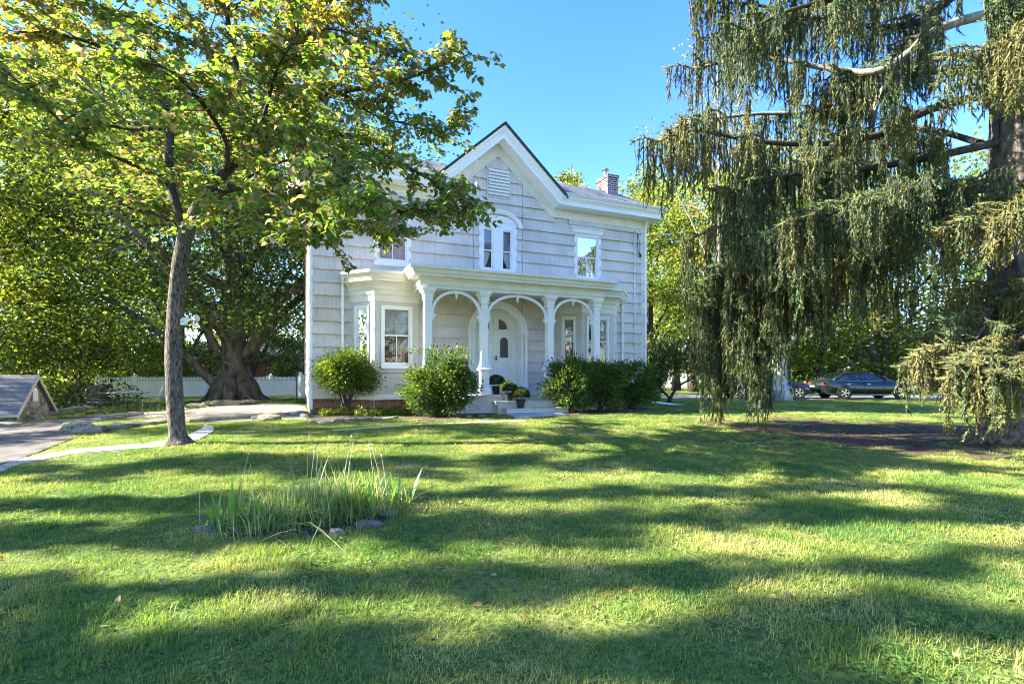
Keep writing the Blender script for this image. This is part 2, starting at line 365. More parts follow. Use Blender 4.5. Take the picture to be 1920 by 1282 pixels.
GX, GD = np.meshgrid(gx, gd); GZ = terrain(GX, GD)
nx, nd = len(gx), len(gd); I = np.arange(nx * nd).reshape(nd, nx)
gf = np.stack([I[:-1, :-1], I[:-1, 1:], I[1:, 1:], I[1:, :-1]], -1).reshape(-1, 4)
me = np_mesh('lawn', np.stack([GX, GD, GZ], -1).reshape(-1, 3), gf, mat_lawn(), smooth=True)
at = me.attributes.new('earth', 'FLOAT', 'POINT'); at.data.foreach_set('value', earth_amount(GX, GD).astype(np.float32).ravel())
tag(link('lawn', me), 'wide mown lawn of green and straw coloured grass', 'lawn', kind='structure')

def sheet(name, poly, mat, lift, label, cat, step=.5):
    """flat sheet following the terrain: polygon cut into a fine grid"""
    bm = bmesh.new(); vs = [bm.verts.new((p[0], p[1], 0)) for p in poly]; bm.faces.new(vs)
    xs = [p[0] for p in poly]; ys = [p[1] for p in poly]
    for ax, (lo, hi) in ((0, (min(xs), max(xs))), (1, (min(ys), max(ys)))):
        q = lo + step
        while q < hi:
            nrm = (1, 0, 0) if ax == 0 else (0, 1, 0); co = (q, 0, 0) if ax == 0 else (0, q, 0)
            bmesh.ops.bisect_plane(bm, geom=bm.verts[:] + bm.edges[:] + bm.faces[:], plane_co=co, plane_no=nrm); q += step * (1 if q < lo + 30 else 3)
    bmesh.ops.triangulate(bm, faces=bm.faces[:])
    for q in bm.verts: q.co.z = gz(q.co.x, q.co.y) + lift
    bmesh.ops.recalc_face_normals(bm, faces=bm.faces)
    me = bpy.data.meshes.new(name); bm.to_mesh(me); bm.free()
    return tag(link(name, me, mat), label, cat, kind='structure')
M['asphalt'] = mat_noise('worn_asphalt', (.055, .048, .044), (.10, .088, .08), 3, .9, .5, c2=(.15, .132, .118), bscale=80, coord='Generated', stretch=(9, 9, 1))
M['road'] = mat_noise('road_asphalt', (.10, .105, .115), (.15, .155, .165), 3, .9, .2)
M['gravel'] = mat_noise('sandy_gravel', (.26, .21, .14), (.42, .36, .27), 5, .95, .6, c2=(.50, .45, .36), bscale=70, stretch=(4, 4, 1))
sheet('driveway', DRIVE, M['asphalt'], .014, 'worn asphalt driveway with dusty edges', 'driveway')
sheet('gravel_path', GRAVEL, M['gravel'], .010, 'pale sandy gravel track running beside the house', 'gravel track')
wk = sheet('walkway', strip_poly(WALK1), M['mortar'], .008, 'narrow pale concrete walk of slabs past the dogwood trunk', 'path', .3)
A_ = curve([a for a, b in WALK1], 60); B_ = curve([b for a, b in WALK1], 60); acc = np.concatenate([[0], np.cumsum(np.linalg.norm(np.diff(A_, axis=0), axis=1))]); n_sl = int(acc[-1] / .95)
for k in range(n_sl):
    q4 = []
    for t_ in (k / n_sl * acc[-1] + .012, (k + 1) / n_sl * acc[-1] - .012):
        i = min(len(acc) - 2, int(np.searchsorted(acc, t_) - 1)); f = (t_ - acc[i]) / max(1e-6, acc[i + 1] - acc[i]); q4.append((A_[i] * (1 - f) + A_[i + 1] * f, B_[i] * (1 - f) + B_[i + 1] * f))
    (a0_, b0_), (a1_, b1_) = q4; dz = rnd.uniform(.012, .03); pts_ = [a0_, a1_, b1_, b0_]
    MB().add([(p[0], p[1], gz(p[0], p[1]) + dz) for p in pts_] + [(p[0], p[1], gz(p[0], p[1]) - .05) for p in pts_], [(0, 1, 2, 3), (0, 4, 5, 1), (1, 5, 6, 2), (2, 6, 7, 3), (3, 7, 4, 0)]).build('slab', M['concrete'], wk)
sheet('walkway', strip_poly(WALK2), M['concrete'], .008, 'thin strip of paving leading across grass to the porch steps', 'path', .3)
M['mulch'] = mat_noise('dark_mulch', (.03, .022, .015), (.075, .055, .036), 24, .95, .8, c2=(.14, .10, .065), bscale=40)
sheet('planting_bed', BEDS[0], M['mulch'], .009, 'dark mulched bed under the shrubs between bay and steps', 'planting bed', .4)
sheet('planting_bed', BEDS[1], M['mulch'], .009, 'dark mulched bed under the row of three evergreen shrubs', 'planting bed', .4)
sheet('planting_bed', BEDS[2], M['mulch'], .009, 'patch of dark soil under the irises in the lawn', 'planting bed', .3)
sheet('road', ROAD, M['road'], .012, 'grey street asphalt beyond the lawn', 'road', 1.0)

# ------------------------------------------------------------------ the house
house = tag(empty('house', h2w(0, 0, 0), TH), 'two storey shingled house with front gable, arched porch and two bay windows', 'house')
XC = 5.66; W = 11.4
COURSE, Z00 = .365, .42
def clip_half(poly, a, b, c):                            # keep a*x + b*z <= c
    out = []
    for i in range(len(poly)):
        p, q = poly[i], poly[(i + 1) % len(poly)]; dp, dq = a * p[0] + b * p[1] - c, a * q[0] + b * q[1] - c
        if dp <= 0: out.append(p)
        if dp * dq < 0: t = dp / (dp - dq); out.append((p[0] + t * (q[0] - p[0]), p[1] + t * (q[1] - p[1])))
    return out
def area(p): return abs(sum(p[i][0] * p[(i + 1) % len(p)][1] - p[(i + 1) % len(p)][0] * p[i][1] for i in range(len(p)))) / 2 if len(p) > 2 else 0
def minus_rect(polys, r):
    x0, x1, z0, z1 = r; out = []
    for p in polys:
        rest = p
        for (a, b, c) in ((1, 0, x0), (-1, 0, -x1), (0, 1, z0), (0, -1, -z1)):
            if len(rest) < 3: break
            out_p = clip_half(rest, a, b, c); rest = clip_half(rest, -a, -b, -c)
            if area(out_p) > 4e-4: out.append(out_p)
    return out
DOOR_R, DOOR_SP = .80, 2.43
door_holes = [(XC - .86, XC + .86, .45, DOOR_SP)]
for k in range(8):
    z0, z1 = DOOR_SP + .86 * k / 8, DOOR_SP + .86 * (k + 1) / 8; hw = math.sqrt(max(0, .86 ** 2 - (z0 - DOOR_SP) ** 2)) * .985
    door_holes.append((XC - hw, XC + hw, z0, z1))
WL, WR = 2.30, 9.02                                       # centre of the two outer window axes
win_up = [(WL - .43, WL + .43, 4.46, 5.92), (WR - .43, WR + .43, 4.46, 5.92)]
win_dbl = [(XC - .52, XC - .16, 4.47, 5.80), (XC + .14, XC + .50, 4.47, 5.80)]
BH, BF, BD = 1.22, .62, .66                               # bay: half width at wall, half width of front, depth
bay_hole = [(WL - BH + .08, WL + BH - .08, .3, 3.95), (WR - BH + .08, WR + BH - .08, .3, 3.95)]
holes = door_holes + win_up + win_dbl + bay_hole
skip_sh = [(XC - .98, XC + .98, .45, DOOR_SP), (XC - .62, XC + .62, 4.42, 6.0)] + [(a - .04, b + .04, c - .04, d + .04) for a, b, c, d in win_up] + \
    [(XC - .34, XC + .34, 6.85, 7.68), (2.55, 8.75, 3.58, 3.95)]
APEX, SL, EAVE = 8.14, .9, 6.43
outline = [(0, Z00), (W, Z00), (W, 6.75), (XC + 1.9, 6.75), (XC, 8.5), (XC - 1.9, 6.75), (0, 6.75)]
fw = MB()
for piece in ([(0, Z00), (W, Z00), (W, 6.8), (0, 6.8)], [(XC - 2.0, 6.8), (XC + 2.0, 6.8), (XC, 8.6)]):
    ps = [piece]
    for r in holes: ps = minus_rect(ps, r)
    for p in ps: fw.prism(p, lambda q, w: (q[0], w, q[1]), 0, .12)
front = fw.build('front_wall', M['siding'], house)
# each shingle is a piece of its own
cache = {}; n_sh = 0
WID = (.45, .6, .75)
pieces = []
for k in range(22):
    z0, z1 = Z00 + k * COURSE, Z00 + (k + 1) * COURSE
    if z0 > 8.1: break
    x = .075 - rnd.choice((0, .2, .4))
    while x < W:
        w = rnd.choice(WID if x < 2.6 or x > 10.2 else (1.0, 1.4, 1.8)); a, b = max(x, .075), min(x + w - .0012, W - .075); x += w
        if b - a < .05: continue
        p = [(a, z0), (b, z0), (b, z1 + .012), (a, z1 + .012)]
        if z1 > 6.40:
            p = clip_half(p, SL, 1, APEX + .03 + SL * XC); p = clip_half(p, -SL, 1, APEX + .03 - SL * XC) if len(p) > 2 else p
            if z0 < 6.4:                                  # eaves on both sides of the gable: keep parts below the frieze too
                full = [(a, z0), (b, z0), (b, 6.45), (a, 6.45)]
                if b < XC - 1.85 or a > XC + 1.85: p = full
        if len(p) < 3: continue
        ps = [p]
        for r in holes + skip_sh: ps = minus_rect(ps, r)
        for q in ps:
            if area(q) < .006: continue
            pieces.append((area(q), q, z0))
pieces.sort(key=lambda t: -t[0]); rest = MB()
for i, (ar, q, z0) in enumerate(pieces):
    key = tuple((round(t[0] - q[0][0], 3), round(t[1] - z0, 3)) for t in q)
    mb = MB(); n = len(q); fy = lambda z: -.068 + .056 * min(1, max(0, (z - z0) / COURSE))
    mb.add([(t[0] - q[0][0], fy(t[1]), t[1] - z0) for t in q] + [(t[0] - q[0][0], fy(t[1]) + .011, t[1] - z0) for t in q], [tuple(range(n)), tuple(range(2 * n - 1, n - 1, -1))] + [(j, j + n, (j + 1) % n + n, (j + 1) % n) for j in range(n)])
    if i < 296:
        if key not in cache: cache[key] = mb.mesh('shingle', M['siding'])
        link('shingle', cache[key], None, front, (q[0][0], rnd.uniform(-.003, 0), z0 + rnd.uniform(-.004, .004)))
    else: rest.add([(v[0] + q[0][0], v[1], v[2] + z0) for v in mb.v], mb.f)
if rest.v: tag(rest.build('shingle_offcuts', M['siding'], front), kind='stuff')
n_sh = len(pieces)
print('SHINGLES', n_sh)
# side and back walls, with courses on the two sides
for nm, x, sg in (('side_wall', 0, -1), ('side_wall', W, 1)):
    mb = MB().box(min(x, x - sg * .12), max(x, x - sg * .12), .12, 9.5, Z00, 6.75)
    for k in range(17):
        z0, z1 = Z00 + k * COURSE, min(6.75, Z00 + (k + 1) * COURSE + .01)
        mb.add([(x, .1, z0), (x + sg * .034, .1, z0), (x + sg * .01, .1, z1), (x, .1, z1), (x, 9.5, z0), (x + sg * .034, 9.5, z0), (x + sg * .01, 9.5, z1), (x, 9.5, z1)],
               [(0, 1, 2, 3), (7, 6, 5, 4), (0, 4, 5, 1), (1, 5, 6, 2), (2, 6, 7, 3), (3, 7, 4, 0)])
    mb.build(nm, M['siding'], house)
MB().box(.12, W - .12, 9.38, 9.5, Z00, 6.75).build('back_wall', M['siding'], house)
for x0, x1 in ((-.012, .085), (W - .085, W + .012)):
    MB().bbox(x0, x1, -.045, .1, Z00 - .3, 6.45, .006).build('corner_board', M['trim'], house)
# rear half of the room is dark
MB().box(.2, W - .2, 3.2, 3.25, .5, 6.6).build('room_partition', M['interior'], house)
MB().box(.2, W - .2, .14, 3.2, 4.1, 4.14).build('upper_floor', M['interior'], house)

# foundation of brownstone blocks
fo = MB().box(.02, W - .02, .03, 9.45, -.4, Z00 - .01)
P_bayL = [(WL - BH, 0), (WL - BF, -BD), (WL + BF, -BD), (WL + BH, 0)]; P_bayR = [(x + WR - WL, y) for x, y in P_bayL]
for pb in (P_bayL, P_bayR): fo.prism([(x, y + .04) for x, y in pb], lambda q, w: (q[0], q[1], w), -.4, Z00 - .015)
found = fo.build('foundation', M['mortar'], house)
blk = {w: MB().bbox(0, w, -.035, .0, 0, .185, .012).mesh('brownstone_block', M['brownstone']) for w in (.26, .40, .52)}
def block_row(p0, p1):
    p0, p1 = Vector(p0), Vector(p1); d = (p1 - p0); L_ = d.length; d.normalize(); ang = math.atan2(d.y, d.x)
    for r_ in range(2):
        s = .02
        while s < L_ - .2:
            w = rnd.choice((.26, .40, .52, .40)); w = w if s + w < L_ else .26
            if s + w > L_ + .03: break
            q = p0 + d * s; link('brownstone_block', blk[w], None, found, (q.x, q.y, .0 + r_ * .205), (0, 0, ang)); s += w + .025
block_row((.03, .03), (1.07, .03))
for i in range(3): block_row((P_bayL[i][0], P_bayL[i][1] + .04), (P_bayL[i + 1][0], P_bayL[i + 1][1] + .04))
for i in range(3): block_row((P_bayR[i][0], P_bayR[i][1] + .04), (P_bayR[i + 1][0], P_bayR[i + 1][1] + .04))
block_row((10.3, .03), (11.3, .03))

# main cornice: frieze, soffit, crown along eaves and gable
pathc = [(-.46, EAVE), (XC - 1.9, EAVE), (XC, APEX), (XC + 1.9, EAVE), (W + .46, EAVE)]
fx = lambda p, w: (p[0], -w, p[1])
pathf = [(.08, EAVE)] + pathc[1:-1] + [(W - .08, EAVE)]
MB().sweep(pathf, [(0, .005), (0, .062), (-.05, .062), (-.06, .045), (-.30, .045), (-.30, .005)], fx).build('frieze', M['cream'], house)
MB().sweep(pathc, [(-.30, .0), (-.31, .44), (-.29, .46), (-.29, .52), (-.36, .525), (-.40, .49), (-.46, .53), (-.52, .60), (-.565, .61), (-.565, .0)], fx).build('eave_cornice', M['trim'], house)
dl = MB()                                               # row of small dentils under the soffit
for (a, b) in zip(pathf[:-1], pathf[1:]):
    a, b = Vector(a), Vector(b); d = b - a; n = int(d.length / .075); d.normalize(); nn = Vector((-d.y, d.x))
    for i in range(1, n):
        c_ = a + d * (i * .075) + nn * .105
        dl.add([(c_ + d * sx * .018 + nn * sz * .022).to_tuple()[:1] + (-wy,) + (c_ + d * sx * .018 + nn * sz * .022).to_tuple()[1:] for wy in (.04, .062) for sx, sz in ((-1, -1), (1, -1), (1, 1), (-1, 1))],
               [(0, 1, 2, 3), (4, 7, 6, 5), (0, 4, 5, 1), (1, 5, 6, 2), (2, 6, 7, 3), (3, 7, 4, 0)])
tag(dl.build('dentils', M['trim'], house), kind='stuff')
for sg, xx in ((-1, 0), (1, W)):                          # side eaves
    sec = [(0, 6.73), (.44, 6.74), (.46, 6.72), (.52, 6.72), (.53, 6.80), (.50, 6.83), (.54, 6.89), (.60, 6.95), (.61, 6.995), (0, 6.995)]
    mb = MB().prism(sec, lambda q, w: (xx + sg * q[0], w, q[1]), .0, 9.9)
    mb.add([(xx + sg * q[0], -min(q[0], .52) + .0, q[1]) for q in sec] + [(xx + sg * q[0], 0, q[1]) for q in sec], [tuple(range(10))] + [(i, i + 10, (i + 1) % 10 + 10, (i + 1) % 10) for i in range(10)])
    mb.box(min(xx, xx + sg * .05), max(xx, xx + sg * .05), .1, 9.5, 6.43, 6.73)
    mb.build('side_cornice', M['trim'], house)
    MB().bbox(min(xx + sg * .04, xx + sg * .2), max(xx + sg * .04, xx + sg * .2), .15, .32, 6.38, 6.73, .01).build('bracket', M['cream'], house)
for x0, x1 in ((XC + 2.18, W + .62), (-.62, XC - 2.18)):
    MB().prism([(-.64, 7.0), (-.70, 7.08), (-.66, 7.10), (-.52, 7.10), (-.52, 6.996), (-.60, 6.996)], lambda q, w: (w, q[0], q[1]), x0, x1).build('gutter', M['gutter'], house)
# roof: steep skirt, low deck, front gable
rf = MB(); e, t, s_ = .60, 1.36, .73
rz0, rz1 = 7.03, 7.96
rf.add([(-e, -e, rz0), (XC - 2.16, -e, rz0), (XC + 2.16, -e, rz0), (W + e, -e, rz0), (W + e, 9.5 + e, rz0), (-e, 9.5 + e, rz0),
        (-e + t, -e + t, rz1), (XC - 1.12, -e + t, rz1), (XC + 1.12, -e + t, rz1), (W + e - t, -e + t, rz1), (W + e - t, 9.5 + e - t, rz1), (-e + t, 9.5 + e - t, rz1), (XC - 2, 4.7, 8.25), (XC + 2, 4.7, 8.25)],
       [(0, 1, 7, 6), (2, 3, 9, 8), (3, 4, 10, 9), (4, 5, 11, 10), (5, 0, 6, 11), (6, 7, 12), (7, 8, 13, 12), (8, 9, 13), (9, 10, 13), (10, 11, 12, 13), (11, 6, 12)])
roof = rf.build('roof', M['roof'], house)
top = APEX + .60 / math.cos(math.atan(SL)) - .02
for sg in (-1, 1):
    a = [(XC, top + .05), (XC + sg * 2.25, top + .05 - SL * 2.25), (XC + sg * 2.25, top + .01 - SL * 2.25), (XC, top + .01)]
    MB().prism(a, lambda q, w: (q[0], w, q[1]), -.655, 4.2).build('gable_roof', M['roof'], roof)
    b = [(XC, top + .062), (XC + sg * 2.2, top + .058 - SL * 2.2), (XC + sg * 2.2, top + .02 - SL * 2.2), (XC, top + .02)]
    MB().prism(b, lambda q, w: (q[0], w, q[1]), -.675, -.656).build('roof_edge', M['roof_edge'], roof)
# chimney
cx0, cx1, cy0, cy1 = 10.18, 10.62, .45, 1.2
ch = MB().box(cx0, cx1, cy0, cy1, 7.3, 8.35); ch.box(cx0 - .03, cx1 + .03, cy0 - .03, cy1 + .03, 8.35, 8.47)
chim = ch.build('chimney', M['brick'], roof)
MB().box(cx0 - .008, cx1 + .008, cy0 - .008, cy1 + .008, 7.25, 7.86).build('chimney_flashing', mat_plain('mauve_flashing', (.20, .15, .19), .5), roof)
MB().lathe([(.07, 0), (.07, .22), (.06, .23), (.06, .30), (.14, .31), (.10, .37), (.0, .39)], 14, (cx0 + .16, cy0 + .4, 8.46)).build('flue_cap', mat_plain('galvanised', (.38, .39, .40), .35, .8), roof)

# gable louver
lv = MB()
for a, b, c, d in ((XC - .40, XC + .42, 6.80, 6.86), (XC - .40, XC - .355, 6.86, 7.72), (XC + .375, XC + .42, 6.86, 7.72), (XC - .40, XC + .42, 7.72, 7.75)): lv.box(a, b, -.07, -.005, c, d)
louv = lv.build('gable_vent', M['bay'], house)
MB().box(XC - .355, XC + .375, -.035, -.006, 6.861, 7.719).build('vent_back', M['interior'], louv)
for k in range(8):
    z = 6.875 + k * .106
    MB().add([(XC - .352, -.11, z), (XC + .372, -.11, z), (XC + .372, -.10, z - .012), (XC - .352, -.10, z - .012), (XC - .352, -.036, z + .115), (XC + .372, -.036, z + .115), (XC + .372, -.036, z + .1), (XC - .352, -.036, z + .1)],
             [(0, 1, 5, 4), (3, 7, 6, 2), (0, 3, 2, 1), (4, 5, 6, 7), (0, 4, 7, 3), (1, 2, 6, 5)]).build('slat', M['trim'], louv)

# windows
def window(x0, x1, z0, z1, loc=(0, 0, 0), rz=0, tw=.11, upper='shade', lower='dark', muntin=False, hood=None, rail=.5, proud=.05, apron=True, mat='trim'):
    mb = MB(); o = .012
    for a, b, c, d in ((x0 - tw, x0, z0 - tw, z1 + tw), (x1, x1 + tw, z0 - tw, z1 + tw), (x0, x1, z1, z1 + tw), (x0, x1, z0 - tw, z0)): mb.box(a, b, -proud, .0, c, d)
    # reveal
    for a, b, c, d in ((x0 - .001, x0 + .02, z0, z1), (x1 - .02, x1 + .001, z0, z1)): mb.box(a, b, -proud + .01, .12, c, d)
    mb.box(x0 + .02, x1 - .02, -proud + .01, .12, z1 - .02, z1 + .001); mb.box(x0 + .02, x1 - .02, -proud + .01, .12, z0 - .001, z0 + .02)
    w = mb.build('window', M[mat], house, loc=loc, rot=(0, 0, rz))
    MB().bbox(x0 - tw - .02, x1 + tw + .02, -proud - .035, -.0, z0 - tw - .045, z0 - tw + .0, .006).build('sill', M[mat], w)
    zr = z0 + (z1 - z0) * rail; f = .035
    for nm, a, b, y in (('upper_sash', zr - .02, z1 - .02, .02), ('lower_sash', z0 + .02, zr + .02, .05)):
        s = MB(); X0_, X1_ = x0 + .02, x1 - .02; bot = f if nm == 'upper_sash' else .06
        for q in ((X0_, X0_ + f, a, b), (X1_ - f, X1_, a, b), (X0_ + f, X1_ - f, b - f, b), (X0_ + f, X1_ - f, a, a + bot)): s.box(q[0], q[1], y - .015, y + .015, q[2], q[3])
        if muntin and nm == 'lower_sash': s.box((x0 + x1) / 2 - .012, (x0 + x1) / 2 + .012, y - .012, y + .012, a + bot, b - f)
        s.build(nm, M[mat], w)
        MB().add([(X0_ + f, y, a + bot), (X1_ - f, y, a + bot), (X1_ - f, y, b - f), (X0_ + f, y, b - f)], [(0, 1, 2, 3)]).build('pane', M['glass'], w)
    # what hangs behind the glass
    zz = {'upper': (zr, z1), 'lower': (z0, zr)}
    for key, kind in (('upper', upper), ('lower', lower)):
        a, b = zz[key]
        if kind == 'dark': continue
        if kind in ('shade', 'blue_shade', 'net'):
            MB().box(x0 + .02, x1 - .02, .10, .104, a - .03, b).build('blind', M[kind], w)
        elif kind in ('red_drape', 'gold_drape'):
            n = 26; vs = []; fs = []
            for i in range(n + 1):
                X = x0 + .02 + (x1 - x0 - .04) * i / n; Y = .16 + .02 * math.sin(i * 1.9)
                vs += [(X, Y, a), (X, Y, b)]
                if i: fs.append((2 * i - 2, 2 * i, 2 * i + 1, 2 * i - 1))
            MB().add(vs, fs).build('drape', M[kind], w, smooth=True)
        elif kind in ('lace_l', 'lace_r'):
            n = 14; m_ = 8; vs = []; fs = []; sg = 1 if kind == 'lace_l' else -1; xs = x0 + .02 if sg > 0 else x1 - .02; full = (x1 - x0) * .80
            for j in range(m_ + 1):
                tt = j / m_; wd = full * (1 - .78 * tt ** 1.3) if j < m_ else full * .25
                for i in range(n + 1): vs.append((xs + sg * wd * i / n, .12 + .012 * math.sin(i * 2.4), b - (b - a) * tt))
            for j in range(m_):
                for i in range(n): q = j * (n + 1) + i; fs.append((q, q + 1, q + n + 2, q + n + 1))
            MB().add(vs, fs).build('lace_curtain', M['lace'], w, smooth=True)
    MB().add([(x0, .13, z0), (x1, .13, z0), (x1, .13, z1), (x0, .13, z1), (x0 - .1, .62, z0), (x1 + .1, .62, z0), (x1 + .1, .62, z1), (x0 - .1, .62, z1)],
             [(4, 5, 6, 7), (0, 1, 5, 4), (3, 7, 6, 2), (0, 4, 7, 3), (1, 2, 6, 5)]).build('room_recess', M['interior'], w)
    if hood:
        h = MB().sweep([(x0 - tw - .03, 0), (x0 - tw - .03, -.02), (x1 + tw + .03, -.02), (x1 + tw + .03, 0)],
                       [(-.1, z1 + tw), (.03, z1 + tw), (.05, z1 + tw + .06), (.06, z1 + tw + .10), (.12, z1 + tw + .15), (.13, z1 + tw + .18), (-.1, z1 + tw + .21)], lambda p, w_: (p.x, p.y, w_))
        h.build('hood', M['trim'], w)
    return w
window(*win_up[0], upper='gold_drape', lower='gold_drape', hood=True, muntin=True)
window(*win_up[1], upper='blue_shade', lower='net', hood=True, muntin=True)
# paired window under an arched hood
wa = window(*win_dbl[0], tw=.085, upper='net', lower='lace_l', rail=.47)
window(*win_dbl[1], tw=.085, upper='net', lower='lace_r', rail=.47)
pan = MB()
arch = [(XC - .66, 4.38), (XC + .66, 4.38), (XC + .66, 5.86)] + [(XC + .66 * math.cos(g), 5.86 + .36 * math.sin(g)) for g in np.linspace(.12, math.pi - .12, 22)] + [(XC - .66, 5.86)]
ps = [[(XC - .66, 4.385), (XC + .66, 4.385), (XC + .66, 5.86), (XC - .66, 5.86)]]
for r in ((XC - .605, XC - .075, 4.385, 5.885), (XC + .055, XC + .585, 4.385, 5.885)): ps = minus_rect(ps, r)
for p in ps: pan.prism(p, fx, .004, .048)
pan.prism([(XC - .66, 5.884)] + [(XC + .66, 5.884)] + [(XC + .66 * math.cos(g), 5.884 + .34 * math.sin(g)) for g in np.linspace(.05, math.pi - .05, 22)], fx, .004, .05)
apn = pan.build('arched_window_panel', M['trim'], house)
hp = [(XC + .74 * math.cos(g), 5.83 + .47 * math.sin(g)) for g in np.linspace(math.pi - .08, .08, 26)]
MB().sweep(hp, [(0, .0), (0, .06), (-.03, .08), (-.06, .13), (-.10, .14), (-.10, .0)], fx).build('arched_hood', M['trim'], apn)
for cxx in (XC - .34, XC + .32):
    MB().sweep([(cxx + .21 * math.cos(g), 5.885 + .085 * math.sin(g)) for g in np.linspace(math.pi, 0, 12)], [(0, .05), (0, .062), (-.018, .062), (-.018, .05)], fx).build('eyebrow', M['trim'], apn)
MB().sweep([(XC + .40 * math.cos(g), 6.02 + .12 * math.sin(g)) for g in np.linspace(math.pi * .85, math.pi * .15, 12)], [(0, .05), (0, .064), (-.025, .064), (-.025, .05)], fx).build('eyebrow', M['trim'], apn)

# bays
def bay(cx, left):
    pts = [(cx - BH, 0), (cx - BF, -BD), (cx + BF, -BD), (cx + BH, 0)]
    mb = MB(); wins = []
    for i in range(3):
        p, q = Vector(pts[i]), Vector(pts[i + 1]); d = q - p; L_ = d.length; ang = math.atan2(d.y, d.x)
        hw = .39 if i == 1 else .20
        r = (L_ / 2 - hw, L_ / 2 + hw, 1.36, 3.0)
        Mx = Matrix.Translation((p.x, p.y, 0)) @ Matrix.Rotation(ang, 4, 'Z')
        for piece in minus_rect([[(0, Z00), (L_, Z00), (L_, 3.2), (0, 3.2)]], r):
            st = len(mb.v); mb.prism(piece, lambda a, w: (a[0], w, a[1]), 0, .1); mb.xf(Mx, st)
        wins.append((r, (p.x, p.y, 0), ang, L_))
    b = mb.build('bay', M['bay'], house)
    for i, (r, loc, ang, L_) in enumerate(wins):
        window(*r, loc=loc, rz=ang, tw=.05, proud=.03, upper='shade' if left else 'blue_shade' if i == 1 else 'net', lower='red_drape' if left or i == 0 else 'dark', muntin=(i == 1), rail=.52)
        fr = MB(); x0, x1 = L_ / 2 - (.46 if i == 1 else .27), L_ / 2 + (.46 if i == 1 else .27)
        for a in ((x0, x1, .62, .645), (x0, x1, 1.0, 1.025), (x0, x0 + .025, .645, 1.0), (x1 - .025, x1, .645, 1.0)): fr.box(a[0], a[1], -.018, -.001, a[2], a[3])
        fr.xf(Matrix.Translation(loc) @ Matrix.Rotation(ang, 4, 'Z')).build('panel_moulding', M['bay'], b)
    fn = lambda p, w: (p.x, p.y, w)
    MB().sweep(pts, [(-.06, 1.14), (.035, 1.15), (.05, 1.17), (.05, 1.20), (-.06, 1.22)], fn).build('belt_course', M['bay'], b)
    MB().sweep(pts, [(-.06, Z00 - .03), (.05, Z00 - .03), (.05, Z00 + .07), (.02, Z00 + .10), (-.06, Z00 + .11)], fn).build('water_table', M['cream'], b)
    MB().sweep(pts, [(-.1, 3.16), (.02, 3.16), (.02, 3.34), (.045, 3.35), (.045, 3.47), (.08, 3.50), (.10, 3.58), (.17, 3.66), (.28, 3.70), (.28, 3.77), (.30, 3.78), (.34, 3.86), (.40, 3.90), (.40, 3.975), (-.1, 4.03)], fn).build('bay_cornice', M['cream'], b)
    MB().prism([(x, y) for x, y in ((cx - BH, .02), (cx - BF, -BD + .02), (cx + BF, -BD + .02), (cx + BH, .02))], lambda p, w: (p[0], p[1], w), 3.98, 4.02).build('bay_roof', M['trim'], b)
bay(WL, True); bay(WR, False)

# porch
PX0, PX1, PY = 2.75, 8.57, -1.70
COLX = (2.97, 4.60, 6.71, 8.35); COLY = -1.58
pz = lambda y: .60 + .08 * y / 1.75 if y < 0 else .60
deck = MB()
x = PX0 - .15
while x < PX1 + .12:                                       # deck boards running front to back
    deck.add([(x, -1.80, .475), (x + .082, -1.80, .475), (x + .082, .40, .555), (x, .40, .555), (x, -1.80, .52), (x + .082, -1.80, .52), (x + .082, .40, .60), (x, .40, .60)],
             [(0, 3, 2, 1), (4, 5, 6, 7), (0, 1, 5, 4), (2, 3, 7, 6), (0, 4, 7, 3), (1, 2, 6, 5)]); x += .085
porch = deck.build('porch_floor', M['deck'], house)
MB().box(PX0 - .08, PX1 + .05, -1.72, -1.68, -.3, .472).build('porch_skirt', M['bay'], house)
MB().box(PX0 - .08, PX0 - .04, -1.68, -.1, -.3, .472).build('porch_skirt', M['bay'], house)
for i, (x0, x1, y0, y1, z) in enumerate(((4.92, 6.92, -2.52, -2.12, .165), (4.80, 6.85, -2.16, -1.73, .345))):
    st = MB().bbox(x0, x1, y0, y1, z - .04, z, .008)
    stp = st.build('step', M['deck'], house)
    MB().box(x0 + .03, x1 - .03, y0 + .035, y1, -.25, z - .041).build('riser', M['bay'], stp)
fn = lambda p, w: (p.x, p.y, w)
MB().sweep([(PX0, .0), (PX0, PY), (PX1, PY), (PX1, .0)], [(-.24, 3.45), (.0, 3.45), (.0, 3.53), (.025, 3.54), (.025, 3.66), (.07, 3.72), (.22, 3.75), (.22, 3.81), (.25, 3.82), (.28, 3.90), (.34, 3.94), (.34, 4.0), (-.24, 4.05)], fn).build('porch_entablature', M['cream'], house)
MB().box(PX0 + .2, PX1 - .2, PY + .2, -.03, 3.56, 3.60).build('porch_ceiling', M['bay'], house)
MB().add([(PX0 - .3, PY - .3, 4.004), (PX1 + .3, PY - .3, 4.004), (PX1 + .3, -.04, 4.12), (PX0 - .3, -.04, 4.12)], [(0, 1, 2, 3)]).build('porch_roof', M['gutter'], house)
zf = .528
